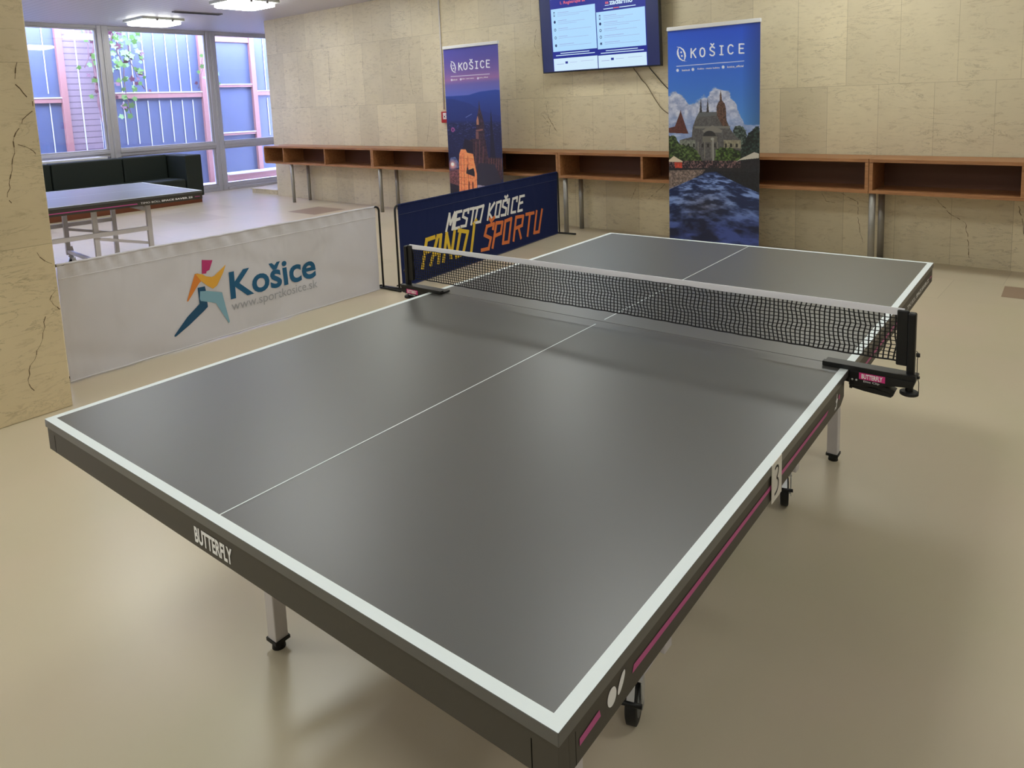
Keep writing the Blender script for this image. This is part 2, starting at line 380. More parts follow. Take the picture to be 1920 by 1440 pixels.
fpart('ledge', [(-.10, .25, 6.5, 9.0, .0, .14, M['pinkwood']), (-.10, .30, 6.5, 9.0, .14, .17, M['whitestrip'])])
# vine
vine = thing('climbing_vine', 'climbing vine with green and dark red leaves on the facade behind the window mullion', 'plant', (-13.25, 4.2, -.02))
q = MB()
def walk(p, n, step, drift):
    P = [Vector(p)]
    for i in range(n): P.append(P[-1] + Vector((random.uniform(-.02, .02), random.uniform(-.04, .04)+drift, step)))
    return P
stems = [(walk((0, .02, 0), 34, .1, -.002), .03), (walk((.02, .0, .1), 30, .11, .004), .02), (walk((.05, .35, 3.2), 10, -.12, .03), .008), (walk((.05, .15, 3.2), 14, -.12, .02), .008),
         (walk((.05, 2.1, 0), 32, .1, -.001), .02), (walk((.05, 2.0, 3.1), 10, -.11, -.01), .007), (walk((.05, -.3, 3.2), 8, -.1, -.01), .006)]
for P, r in stems: q.tube([tuple(p) for p in P], r, M['bark'], 6)
q.build('stem', vine)
q = MB()
def leaf(c, s, m):
    a = random.uniform(0, 6.28); t = random.uniform(-.5, .5)
    pts = []
    for k, rr in enumerate((1, .55, .8, .45, .7, .35, .7, .45, .8, .55)):
        th = a + k*math.pi*2/10; pts.append((c[0]+math.sin(th)*t*s*rr, c[1]+math.cos(th)*s*rr, c[2]+math.sin(th)*s*rr))
    q.flat(pts, m)
for P, r in stems[:4]:
    for p in P:
        if p.z > 1.5:
            for k in range(4 if p.z > 2.2 else 2):
                if random.random() < .75: leaf((p.x+.1, p.y+random.uniform(-.2, .2), p.z+random.uniform(-.06, .06)), random.uniform(.045, .10), M['leaf'] if random.random() < .72 else M['leaf_red'])
        elif random.random() < .25: leaf((p.x+.1, p.y+random.uniform(-.15, .15), p.z), .05, M['leaf'])
for P, r in stems[4:]:
    for p in P:
        if p.z > 2.1 and random.random() < .8: leaf((p.x+.1, p.y+random.uniform(-.14, .14), p.z), random.uniform(.04, .08), M['leaf'] if random.random() < .85 else M['leaf_red'])
for k in range(14): leaf((.1, random.uniform(.3, .8), random.uniform(2.3, 3.1)), random.uniform(.04, .09), M['leaf'])
fo = q.build('foliage', vine); fo['kind'] = 'stuff'

# ================================================================ ceiling lights, vent
def make_light(label, group=None):
    t = thing('ceiling_light', label, 'ceiling light', (0, 0, CEIL), 0, group)
    q = MB(); q.box(-.33, .33, -.33, .33, -.035, 0, M['lampbase']); q.build('housing', t, .004)
    q = MB(); c = .07
    P = [(-.31+c, -.31), (.31-c, -.31), (.31, -.31+c), (.31, .31-c), (.31-c, .31), (-.31+c, .31), (-.31, .31-c), (-.31, -.31+c)]
    q.prism([(x, y, -.035) for x, y in P], (0, 0, -.05), M['lampglow']); q.build('diffuser', t, .012)
    for (x, y) in ((.345, -.12), (.345, .12)):
        q = MB(); q.box(x-.012, x+.012, y-.015, y+.015, -.06, -.02, M['vent']); q.build('clip', t)
    return t
L0 = None
for y, k in LAMP_ROWS:
    for x in LAMP_X:
        if y > 3 and x < -9: lab, gr = 'white square ceiling light nearer the windows, above the dark green sofa', None
        elif y > 3 and x < -7: lab, gr = 'white square ceiling light right of the vent slot, at the top edge of the picture', None
        else: lab, gr = 'unseen white square ceiling light placed beyond the picture to light the hall', 'unseen ceiling lights outside the picture'
        if L0 is None: t = L0 = make_light(lab, gr)
        else:
            t = copy_tree(L0); t['label'] = lab
            if gr: t['group'] = gr
        t.location = (x, y, CEIL)
q = MB(); q.box(-.06, .06, -.36, .36, -.014, 0, M['vent']); 
t = thing('ceiling_vent', 'narrow grey slot vent in the ceiling between the two lights', 'vent', (-9.29, 3.92, CEIL), -.09)
q.build('vent_cover', t, .003)
q = MB()
for k in range(3): q.box(-.045+k*.032, -.03+k*.032, -.34, .34, -.018, -.012, M['groove'])
q.build('slot', t)

# ================================================================ long wall shelf of four units
def shelf_unit(s0, s1, divs, label, legs, rounded=False):
    t = thing('shelf_unit', label, 'shelf', wpos(s0, 0.405), WROT, 'wooden shelf units along the marble wall')
    W = s1-s0; z0, z1 = .615, .90; th = .028; D = .385
    q = MB()
    if rounded:   # rounded left end: one bent board round the corner
        r = .05; P = [(W-.002, z1), (r, z1)] + [(r-r*math.sin(a), z1-r+r*math.cos(a)) for a in (.4, .8, 1.2, 1.57)] + [(r-r*math.cos(a), z0+r-r*math.sin(a)) for a in (.37, .77, 1.17, 1.57)] + [(W-.002, z0)]
        ri = r-th+.005; Q = [(W-.002, z1-th), (r, z1-th)] + [(r-ri*math.sin(a), z1-r+ri*math.cos(a)) for a in (.4, .8, 1.2, 1.57)] + [(r-ri*math.cos(a), z0+r-ri*math.sin(a)) for a in (.37, .77, 1.17, 1.57)] + [(W-.002, z0+th)]
        n = len(P); vs = [(x, 0, z) for x, z in P] + [(x, 0, z) for x, z in Q] + [(x, D, z) for x, z in P] + [(x, D, z) for x, z in Q]
        fs = []
        for i in range(n-1):
            fs += [(i, i+1, n+i+1, n+i), (2*n+i, 3*n+i, 3*n+i+1, 2*n+i+1), (i, 2*n+i, 2*n+i+1, i+1), (n+i, n+i+1, 3*n+i+1, 3*n+i)]
        fs += [(0, n, 3*n, 2*n), (n-1, 3*n-1, 4*n-1, 2*n-1)]
        q.add(vs, fs, M['wood']); q.build('frame', t, .002)
    else:
        q.box(.002, W-.002, 0, D, z1-th, z1, M['wood']); q.build('top_panel', t, .002)
        q = MB(); q.box(.002, W-.002, 0, D, z0, z0+th, M['wood']); q.build('bottom_panel', t, .002)
        q = MB(); q.box(.002, .03, 0.002, D, z0+th, z1-th, M['wood']); q.build('side_panel', t, .001)
    q = MB(); q.box(W-.03, W-.002, 0.002, D, z0+th, z1-th, M['wood']); q.build('side_panel', t, .001)
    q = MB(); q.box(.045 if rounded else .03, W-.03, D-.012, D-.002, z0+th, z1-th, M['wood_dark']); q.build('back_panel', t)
    for d in divs:
        q = MB(); q.box(d-s0-.013, d-s0+.013, .006, D-.012, z0+th, z1-th, M['wood']); q.build('divider', t, .001)
    for s in legs:
        for y in (.035, .33):
            q = MB(); q.tube([(s-s0, y, 0), (s-s0, y, z0)], .026, M['steel'], 16); q.build('leg', t)
    return t
shelf_unit(-9.38, -6.56, [-8.81, -7.69], 'wooden open shelf unit with rounded end next to the windows', [-8.64], True)
shelf_unit(-6.56, -3.30, [-5.49, -4.4], 'wooden open shelf unit behind the sunset roll-up banner', [-6.44])
shelf_unit(-3.30, -.112, [-2.243, -1.2], 'wooden open shelf unit behind the blue-sky roll-up banner', [-3.23])
shelf_unit(-.112, 3.08, [.93, 2.0], 'wooden open shelf unit at the right edge of the picture', [-.088])

# ================================================================ printed banners
def vnoise(x, y, seed=0):
    xi = np.floor(x).astype(int); yi = np.floor(y).astype(int); fx = x-xi; fy = y-yi; fx = fx*fx*(3-2*fx); fy = fy*fy*(3-2*fy)
    def h(a, b_):
        n = (a*374761393 + b_*668265263 + seed*974634) & 0x7fffffff; n = ((n ^ (n >> 13))*1274126177) & 0x7fffffff; return (n & 0xffff)/65535.0
    return (h(xi, yi)*(1-fx)+h(xi+1, yi)*fx)*(1-fy) + (h(xi, yi+1)*(1-fx)+h(xi+1, yi+1)*fx)*fy
def fbm(x, y, o=4, seed=0):
    r = 0; a = .5; t = 0
    for i in range(o): r = r+a*vnoise(x*2**i, y*2**i, seed+i*17); t += a; a *= .55
    return r/t
class Paint:
    """a print computed point by point; coordinates X, Y are those of the picture on the sheet"""
    def __init__(s, W, H, mapf): 
        s.u, s.v = np.meshgrid(np.linspace(0, 1, W), np.linspace(0, 1, H)); s.X, s.Y = mapf(s.u, s.v); s.c = np.zeros((H, W, 3))
    def blend(s, a, rgb): 
        rgb = np.array(rgb, float); s.c = s.c*(1-a[..., None]) + rgb*a[..., None]
    def poly(s, pts, rgb, a=1.0, tex=0):
        X, Y = s.X, s.Y; ins = np.zeros(X.shape, bool); n = len(pts)
        for i in range(n):
            x0, y0 = pts[i]; x1, y1 = pts[(i+1) % n]
            if y0 == y1: continue
            cnd = ((y0 > Y) != (y1 > Y)) & (X < (x1-x0)*(Y-y0)/(y1-y0)+x0); ins ^= cnd
        col = np.array(rgb, float)[None, None, :]*np.ones(X.shape+(1,))
        if tex: col = col*(1+tex*(fbm(X/2.2, Y/2.2, 3, 9)-.5)[..., None]*2)
        k = (ins*a)[..., None]; s.c = s.c*(1-k)+col*k
    def stroke(s, pts, w, rgb, a=1.0, soft=.45):
        d = np.full(s.X.shape, 1e9)
        for (x0, y0), (x1, y1) in zip(pts[:-1], pts[1:]):
            dx, dy = x1-x0, y1-y0; L = dx*dx+dy*dy+1e-9; t = np.clip(((s.X-x0)*dx+(s.Y-y0)*dy)/L, 0, 1)
            d = np.minimum(d, np.hypot(s.X-x0-t*dx, s.Y-y0-t*dy))
        s.blend(np.clip((w/2-d)/soft+.5, 0, 1)*a, rgb)
    def ell(s, cx, cy, rx, ry, rgb, a=1.0, soft=.15, rot=0):
        c_, s_ = math.cos(rot), math.sin(rot); x = (s.X-cx)*c_+(s.Y-cy)*s_; y = -(s.X-cx)*s_+(s.Y-cy)*c_
        s.blend(np.clip((1-np.hypot(x/rx, y/ry))/soft, 0, 1)*a, rgb)
    def mesh(s, name, parent, x0, x1, z0, z1, ybend, m):
        H, W, _ = s.c.shape; xs = np.linspace(x0, x1, W); zs = np.linspace(z1, z0, H)
        XX, ZZ = np.meshgrid(xs, zs); co = np.stack([XX, ybend(XX, ZZ), ZZ], -1).reshape(-1, 3)
        idx = np.arange(H*W).reshape(H, W); f = np.stack([idx[:-1, :-1], idx[1:, :-1], idx[1:, 1:], idx[:-1, 1:]], -1).reshape(-1, 4)
        me = bpy.data.meshes.new(name); me.vertices.add(H*W); me.vertices.foreach_set('co', co.ravel())
        me.loops.add(f.size); me.loops.foreach_set('vertex_index', f.ravel().astype(np.int32))
        me.polygons.add(len(f)); me.polygons.foreach_set('loop_start', np.arange(0, f.size, 4, dtype=np.int32))
        me.update(calc_edges=True); me.validate()
        ca = me.color_attributes.new('print', 'FLOAT_COLOR', 'POINT'); c = np.clip(s.c, 0, 255)/255; l_ = np.where(c <= .04045, c/12.92, ((c+.055)/1.055)**2.4)
        ca.data.foreach_set('color', np.concatenate([l_, np.ones((H, W, 1))], -1).ravel().astype(np.float32))
        me.materials.append(m); o = bpy.data.objects.new(name, me); COL.objects.link(o); o.parent = parent
        me.polygons.foreach_set('use_smooth', [True]*len(me.polygons)); return o
mp = mat('banner_print', (255, 255, 255), 0.38); t_ = NT(mp); at_ = t_.n('ShaderNodeVertexColor', layer_name='print'); t_.l(at_.outputs[0], mp.node_tree.nodes['Principled BSDF'].inputs['Base Color'])
M['print'] = mp; M['back'] = mat('banner_back', (200, 200, 200), .6)

GL = {'K': [[(0, 0), (0, 1)], [(1, 0), (.05, .55)], [(.35, .42), (1, 1)]],
      'O': [[(.5, 0), (.15, .1), (0, .35), (0, .65), (.15, .9), (.5, 1), (.85, .9), (1, .65), (1, .35), (.85, .1), (.5, 0)]],
      'S': [[(.95, .12), (.7, .0), (.3, 0), (.05, .15), (.08, .36), (.5, .5), (.92, .64), (.95, .85), (.7, 1), (.3, 1), (.02, .88)], [(.2, -.36), (.5, -.16), (.8, -.36)]],
      'I': [[(.5, 0), (.5, 1)], [(.1, 0), (.9, 0)], [(.1, 1), (.9, 1)]],
      'C': [[(.97, .14), (.7, 0), (.4, 0), (.1, .15), (0, .4), (0, .6), (.1, .85), (.4, 1), (.7, 1), (.97, .86)]],
      'E': [[(.95, 0), (.05, 0), (.05, 1), (.95, 1)], [(.05, .48), (.8, .48)]]}
def brand(P, boxes, w, logo, rule, rulew):
    wh = (240, 243, 250)
    for ch, (x0, y0, x1, y1) in boxes:
        for st in GL[ch]: P.stroke([(x0+(x1-x0)*a, y0+(y1-y0)*b_) for a, b_ in st], w, wh)
    lx, ly, lw, lh = logo     # two crescents facing each other and small marks between them
    oc = [(-.52, -.50), (-.1, -.47), (.22, -.33), (.42, -.08), (.46, .14), (.38, .34), (.26, .46), (.30, .2), (.26, -.04), (.12, -.26), (-.12, -.40)]
    def cres(sgn): return [(lx+sgn*lw*a, ly+sgn*lh*c_) for a, c_ in oc]
    P.poly(cres(1), wh); P.poly(cres(-1), wh)
    P.ell(lx-lw*.02, ly-lh*.12, lw*.09, lh*.07, wh); P.ell(lx+lw*.05, ly+lh*.13, lw*.10, lh*.07, wh)
    P.stroke(rule, rulew, wh, .9)

# banner B: fountain and theatre under a blue sky (sheet picture coordinates = picture points)
def mapB(u, v):
    x = 1259.5+u*167 + (1-u)*6*v*0 + 0; top = 56-14.5*u; bot = 447+17*u; return x+(1-u)*5*v - u*1.5*v, top+v*(bot-top)
PB = Paint(300, 660, mapB); X, Y = PB.X, PB.Y; g = np.clip((Y-45)/190, 0, 1)[..., None]
PB.c = np.array((26, 78, 212.))*(1-g)+np.array((84, 146, 216.))*g
PB.c *= (1-.28*np.clip((X-1395)/30, 0, 1))[..., None]
cl = fbm(X/16, Y/12, 5, 3)
def cloudtop(X):
    return np.interp(X, [1255, 1268, 1276, 1284, 1292, 1300, 1312, 1322, 1334, 1341, 1350, 1358, 1366, 1374, 1382, 1388, 1394, 1400, 1430], [178, 172, 164, 168, 176, 190, 184, 178, 176, 166, 160, 164, 168, 170, 182, 196, 212, 224, 226])
cov = np.clip((Y-cloudtop(X)+10*(cl-.5)*2)/3.5, 0, 1)
shade = np.clip((fbm(X/7, Y/6, 4, 8)-.3)*1.8, 0, 1)[..., None]
cc = np.array((150, 160, 195.))*(1-shade)+np.array((226, 228, 238.))*shade
band = np.clip((Y-205)/25, 0, 1)*.55*np.clip(fbm(X/24, Y/5, 3, 30)*1.6, 0, 1); cc = cc*(1-band[..., None])+np.array((104, 134, 190.))*band[..., None]
PB.c = PB.c*(1-cov[..., None])+cc*cov[..., None]
# trees behind
tr = fbm(X/5, Y/5, 4, 12)
def trees(pts, a, b_, seed):
    n = fbm(X/3.2, Y/3.2, 3, seed); sh = [(x, y) for x, y in pts]
    jx = X+5*(fbm(X/6, Y/6, 3, seed+1)-.5); jy = Y+6*(fbm(X/5, Y/5, 3, seed+2)-.5)
    ox, oy = PB.X, PB.Y; PB.X, PB.Y = jx, jy; base = PB.c.copy(); PB.poly(sh, (1, 1, 1)); msk = (np.abs(PB.c-base).sum(-1) > 0); PB.c = base; PB.X, PB.Y = ox, oy
    n = np.clip((n-.3)*2.4, 0, 1)**1.3; col = np.array(a, float)*(.75-.75*n[..., None])+np.array(b_, float)*1.15*n[..., None]
    PB.c = np.where(msk[..., None], col, PB.c)
trees([(1380, 240), (1384, 232), (1396, 232), (1402, 240), (1408, 300), (1380, 300)], (40, 52, 50), (90, 104, 96), 40)
# red steep roof left
PB.poly([(1262, 244), (1262, 235), (1274, 232), (1284, 205), (1284.8, 200), (1286, 206), (1296, 236), (1300, 246)], (92, 50, 44), tex=.25)
# theatre
st = (104, 100, 96)
PB.poly([(1283, 262), (1283, 258), (1306, 252), (1308, 232), (1314, 216), (1318, 208), (1362, 208), (1368, 218), (1376, 238), (1386, 252), (1394, 258), (1394, 300), (1283, 300)], (88, 86, 86), tex=.28)
PB.poly([(1318, 208), (1320, 205), (1360, 205), (1363, 212), (1316, 214)], (96, 98, 100))
for x in (1322.6, 1335.2): PB.poly([(x-2.5, 206), (x-.7, 186), (x, 178), (x+.7, 186), (x+2.5, 206)], (52, 48, 52))
PB.poly([(1352, 212), (1351, 196), (1354, 188), (1357, 184), (1357, 174), (1358.6, 164), (1360, 174), (1361, 184), (1366, 190), (1368, 200), (1369, 224), (1372, 232), (1362, 232)], (86, 62, 52), tex=.6)
PB.poly([(1310, 232), (1376, 232), (1374, 236), (1312, 236)], (120, 118, 112)); PB.poly([(1325, 240), (1344, 230), (1362, 240), (1360, 244), (1328, 244)], (128, 124, 116))
PB.ell(1338.5, 251, 12, 11, (48, 46, 48), soft=.1); PB.poly([(1326, 251), (1352, 251), (1352, 262), (1326, 262)], (110, 106, 98))
PB.poly([(1284, 258), (1313, 258), (1313, 274), (1284, 274)], (118, 122, 112), tex=.3); PB.poly([(1364, 258), (1394, 258), (1394, 274), (1364, 274)], (138, 132, 112), tex=.3)
for x in (1290, 1300, 1310, 1326, 1336, 1348, 1368, 1377, 1387): PB.poly([(x-1.8, 272), (x-1.8, 266), (x, 264), (x+1.8, 266), (x+1.8, 272)], (44, 42, 42))
for x in (1318, 1330, 1342, 1353): PB.stroke([(x, 262), (x, 292)], 1.6, (136, 132, 120), .8)
PB.stroke([(1345, 258), (1345.5, 300)], 3.2, (150, 148, 140)); PB.ell(1344, 256, 3.5, 3, (160, 158, 150))
trees([(1260, 250), (1275, 250), (1284, 268), (1300, 268), (1318, 280), (1326, 300), (1326, 306), (1260, 306)], (34, 48, 26), (84, 104, 54), 50)
trees([(1348, 300), (1350, 278), (1362, 272), (1380, 274), (1398, 282), (1400, 310), (1350, 310)], (30, 44, 22), (84, 110, 50), 60)
trees([(1392, 300), (1396, 268), (1406, 248), (1414, 236), (1426, 232), (1429, 300), (1428, 320), (1396, 320)], (20, 30, 30), (46, 62, 56), 70)
# crowd, stalls
crowd = (Y > 297) & (Y < 315+0*X); n = fbm(X/1.6, Y/2.6, 3, 80)[..., None]
PB.c = np.where(crowd[..., None], np.array((34, 26, 34.))*(1-n)+np.array((170, 128, 124.))*n*(n > .55)+np.array((40, 34, 44.))*n*(n <= .55), PB.c)
PB.poly([(1261, 297), (1272, 288), (1289, 298), (1289, 300), (1261, 299)], (214, 196, 170)); PB.poly([(1273, 300), (1288, 300), (1288, 312), (1275, 312)], (190, 70, 50), tex=.3)
PB.poly([(1385, 300), (1393, 294), (1417, 281), (1425, 284), (1425, 292), (1393, 296)], (196, 190, 176)); PB.poly([(1393, 297), (1427, 292), (1427, 320), (1393, 318)], (34, 32, 38), tex=.3)
# stone banks and water
PB.poly([(1250, 311), (1432, 311), (1432, 332), (1250, 332)], (34, 34, 40), tex=.3)
PB.poly([(1250, 316), (1332, 314), (1325, 322), (1304, 334), (1262, 352), (1250, 360)], (120, 104, 96), tex=.55)
PB.poly([(1345, 316), (1430, 320), (1430, 362), (1400, 346), (1366, 328)], (26, 28, 34), tex=.4)
wpoly = [(1332, 320), (1350, 318), (1366, 328), (1400, 346), (1432, 362), (1432, 470), (1250, 470), (1250, 360), (1268, 350), (1304, 334)]
base = PB.c.copy(); PB.poly(wpoly, (1, 2, 3)); msk = np.all(PB.c == np.array((1., 2., 3.)), -1); PB.c = base
k = np.clip((Y-316)/140, .06, 1); wv = fbm((X-1300)/(30*k+5)+7, 8.5*np.log(np.maximum(Y-308, 1)), 4, 90); wv = np.clip((wv-.40)*3.4, 0, 1)*np.clip((Y-319)/8, 0, 1)
dk = np.array((26, 40, 80.)); lt = np.array((128, 154, 212.)); br_ = np.array((62, 58, 66.))
wcol = dk*(1-wv[..., None])+lt*wv[..., None]; mixb = (np.clip(1-np.abs(X-1330)/60, 0, 1)*np.clip(1-np.abs(Y-385)/40, 0, 1))[..., None]*.7
wcol = wcol*(1-mixb)+(br_*(.7+.9*wv[..., None]))*mixb; fade = np.clip((Y-385)/60, 0, .72)[..., None]; wcol = wcol*(1-fade)+np.array((26, 36, 88.))*fade*(.55+.8*wv[..., None])
PB.c = np.where(msk[..., None], wcol, PB.c)
PB.ell(1303, 401, 4, 5, (110, 112, 130), .4, .5); PB.ell(1296, 417, 4.5, 5, (80, 86, 120), .35, .5)
bx = [('K', 1304.5, 88, 1313, 104), ('O', 1321, 86.7, 1329.5, 102.7), ('S', 1339, 85, 1347.5, 100.8), ('I', 1356.5, 83.5, 1363, 99.5), ('C', 1371.5, 82, 1380, 98), ('E', 1390.5, 80.7, 1399, 97)]
brand(PB, [(c_, tuple(r)) for c_, *r in bx], 2.5, (1286, 97.5, 19, 27), [(1277, 120), (1399, 111.5)], 1.2)
for (x, y) in ((1278.8, 127.5), (1307.8, 126), (1362.8, 122.2)): PB.ell(x, y, 3, 3.4, (225, 230, 245), 1, .3)

def mapA(u, v):
    top = 95-9.5*u; bot = 400+6*u; return 833+u*104.5+(1-u)*9.5*v+u*2.5*v, top+v*(bot-top)
PA = Paint(220, 560, mapA); X, Y = PA.X, PA.Y
ky = [85, 110, 135, 147, 156, 172, 180]; cols = [(58, 58, 140), (74, 64, 138), (104, 80, 140), (132, 92, 140), (92, 84, 150), (84, 92, 168), (84, 96, 176)]
yy = Y+(X-885)*.08
PA.c = np.stack([np.interp(yy, ky, [c[i] for c in cols]) for i in range(3)], -1)
hill = np.interp(X, [830, 850, 880, 900, 915, 930, 945], [179, 178, 176, 170, 168, 166, 167]); a = np.clip((Y-hill)/1.2, 0, 1); gg = np.clip((Y-170)/75, 0, 1)[..., None]
hc = np.array((34, 60, 140.))*(1-gg)+np.array((32, 40, 92.))*gg; PA.c = PA.c*(1-a[..., None])+hc*a[..., None]
hill2 = np.interp(X, [830, 850, 880, 905, 945], [182, 183, 190, 204, 215]); a = np.clip((Y-hill2)/2, 0, 1)*.45; PA.blend(a, (26, 38, 96))
city = np.clip((Y-222)/8, 0, 1); n = fbm(X/2.6, Y/1.7, 3, 21); PA.blend(city*.8, (22, 24, 58)); PA.blend(city*np.clip((n-.58)*5, 0, 1)*np.clip(1-(Y-222)/70, 0, 1)*.5, (108, 118, 190))
PA.stroke([(874, 217), (885, 211)], 1.2, (120, 130, 190), .7); PA.ell(848.5, 240, 4.2, 5, (150, 74, 130), 1, .3); PA.ell(848.5, 240, 1.8, 2.4, (40, 30, 80), 1, .3)
# spires
PA.poly([(893, 262), (893, 228), (896, 212), (898.5, 200), (899, 190), (899.6, 184), (900.2, 190), (901, 200), (905, 214), (908, 228), (908, 262)], (52, 36, 48), tex=.5)
PA.poly([(894, 222), (896, 214), (898, 222), (898, 230), (894, 230)], (160, 112, 90)); PA.stroke([(893.5, 241), (904, 239)], 3, (150, 100, 84), .7); PA.poly([(892, 243), (897, 243), (897, 258), (892, 258)], (110, 74, 70))
PA.poly([(917, 290), (919, 234), (920.8, 200), (923, 232), (927, 290)], (22, 20, 42))
# church body
PA.poly([(866, 300), (868, 276), (872, 262), (886, 256), (909, 256), (914, 290), (938, 290), (939, 330), (866, 330)], (52, 34, 44), tex=.6)
for x, y0 in ((892, 262), (899, 258), (905, 270)): PA.stroke([(x, y0), (x-2, y0+45)], 1.4, (120, 78, 70), .7)
for k_ in range(6): PA.stroke([(915+k_*4.4, 292), (914+k_*4.4, 312)], 1.5, (116, 74, 66), .7)
PA.poly([(866, 278), (869, 262), (871, 256), (876, 258), (886, 262), (886, 282)], (26, 20, 38))
PA.poly([(842, 300), (842, 292), (852, 290), (858, 300), (858, 310), (842, 312)], (74, 86, 130), tex=.4)
PA.ell(846.5, 306, 11, 13, (230, 150, 130), .9, .9); PA.ell(846.5, 304, 4, 4.5, (255, 232, 214), 1, .5)
PA.poly([(840, 316), (862, 312), (860, 420), (840, 420)], (96, 58, 62), tex=.6); PA.poly([(838, 338), (858, 344), (858, 420), (838, 420)], (26, 20, 36), tex=.4)
PA.poly([(860, 284), (863, 276), (872, 276), (875, 282), (886, 284), (888, 300), (892, 320), (891, 420), (858, 420), (859, 300)], (232, 132, 84), tex=.28)
for x in (862.5, 868.5, 876): PA.stroke([(x, 288), (x, 400)], .9, (120, 60, 44), .7)
for y in (292, 304, 316, 328, 340, 352): PA.stroke([(859, y), (884, y+1)], .8, (140, 70, 50), .6)
PA.poly([(872, 320), (875, 303), (876, 314), (886, 310), (888, 318), (888, 326), (876, 322)], (32, 24, 36))
for x in (877, 884): PA.poly([(x-1.6, 352), (x-1.6, 338), (x, 334), (x+1.6, 338), (x+1.6, 352)], (120, 60, 46))
PA.poly([(893, 306), (898, 300), (925, 302), (938, 340), (938, 346), (893, 341)], (40, 36, 50)); PA.poly([(893, 341), (926, 345), (926, 349), (893, 346)], (140, 130, 150), tex=.3); PA.poly([(892, 348), (940, 350), (940, 420), (892, 420)], (28, 26, 42), tex=.3)
bx = [('K', 863, 119, 869.4, 131.6), ('O', 872.5, 118.2, 878.8, 130.6), ('S', 883.6, 117.2, 890, 129.6), ('I', 894.6, 116.2, 899.6, 128.4), ('C', 904.4, 115.2, 910.6, 127.4), ('E', 915.2, 114.2, 921.4, 126.6)]
PA.c = np.clip(PA.c*1.18, 0, 255)
brand(PA, [(c_, tuple(r)) for c_, *r in bx], 1.9, (852, 126, 11, 21), [(847, 143.3), (920.5, 138.5)], 1.0)
for (x, y) in ((848.3, 149.5), (866, 148.3), (898.8, 146.4)): PA.ell(x, y, 2, 2.4, (225, 215, 240), 1, .3)

def roll_banner(s0, s1, ztop, off, P, label, invmap, caps):
    t = thing('roll_up_banner', label, 'banner', wpos(s0, off), WROT)
    W = s1-s0; bend = lambda x, z: 0.004*np.sin((x/W)*math.pi)+0*z
    P.mesh('printed_sheet', t, 0, W, .10, ztop, bend, M['print'])
    q = MB(); n = 12
    for i in range(n):
        a, c = W*i/n, W*(i+1)/n; q.add([(a, bend(a, 0)+.0015, .10), (c, bend(c, 0)+.0015, .10), (c, bend(c, 0)+.0015, ztop), (a, bend(a, 0)+.0015, ztop)], [(0, 1, 2, 3)], M['back'], True)
    q.build('sheet_backing', t)
    q = MB(); q.box(-.006, W+.006, -.012, .016, ztop, ztop+.035, M['sill']); q.build('top_rail', t, .004)
    q = MB(); q.box(-.01, W+.01, -.075, .075, 0.012, .10, M['chrome']); q.build('cassette', t, .02, 3)
    q = MB(); q.box(.08, .13, -.16, .16, 0, .012, M['chrome']); q.box(W-.13, W-.08, -.16, .16, 0, .012, M['chrome']); q.build('foot', t)
    q = MB(); q.tube([(W/2, .035, .09), (W/2, .035, ztop+.01)], .009, M['chrome'], 10); q.build('pole', t)
    for body, (x0, z0, x1, z1) in caps:
        q = MB(); put_text(q, body, M['white'], lambda x, z: (x, bend(x, z)-.0012, z), x0, x1, z0, z1, .01); q.build('caption', t)
    return t
roll_banner(-1.85, -.965, 2.07, .555, PB, 'tall roll-up banner with blue sky, clouds and a fountain, between table and shelf', mapB,
            [('kosice.sk', (.144, 1.694, .225, 1.713)), ('Košice - mesto kultúry', (.30, 1.695, .515, 1.715)), ('kosice_official', (.585, 1.696, .735, 1.718))])
roll_banner(-4.87, -3.985, 2.125, .55, PA, 'tall roll-up banner with a cathedral at dusk, behind the navy barrier', mapA,
            [('kosice.sk', (.13, 1.750, .215, 1.768)), ('Košice - mesto kultúry', (.277, 1.752, .49, 1.770)), ('kosice_official', (.557, 1.754, .71, 1.770))])

# ================================================================ television and cables
tv = thing('television', 'flat television screen tilted forward on the marble wall', 'television', wpos(-3.66, .155, 1.775), WROT)
TW, TH = 1.515, .862; tl = .05
def tvp(x, z, d=0.0): return (x, -d-z*tl, z)
q = MB(); q.prism([tvp(0, 0), tvp(TW, 0), tvp(TW, TH), tvp(0, TH)], (0, .045, 0), M['tv']); q.build('housing', tv, .004)
q = MB(); q.prism([(.5, .045, .2), (1.0, .045, .2), (1.0, .0, .62), (.5, .0, .62)], (0, .09, 0), M['black']); q.build('wall_mount', tv)
def em(name, c, s=1.0):
    m = mat(name, (0, 0, 0), .25, emit=c, es=s); return m
EN = em('screen_navy', (34, 42, 88), .9); EB = em('screen_blue', (22, 36, 140), 1.0); EL = em('screen_pale', (172, 216, 252), 1.0); EW = em('screen_white', (206, 232, 250), 1.0)
EC = em('screen_coral', (240, 110, 110), 1.0); ET = em('screen_text', (150, 160, 215), 1.0); EK = em('screen_ink', (20, 34, 92), 1.0)
q = MB()
def R_(x0, x1, z0, z1, m, d): q.flat([tvp(x0, z0, d), tvp(x1, z0, d), tvp(x1, z1, d), tvp(x0, z1, d)], m)
R_(.012, TW-.012, .012, TH-.012, EN, .0008); R_(.155, 1.365, .016, TH-.012, EB, .0012)
pages = [(.165, .755, .232, .695, .018, .155), (.765, 1.355, .217, .602, .018, .150)]
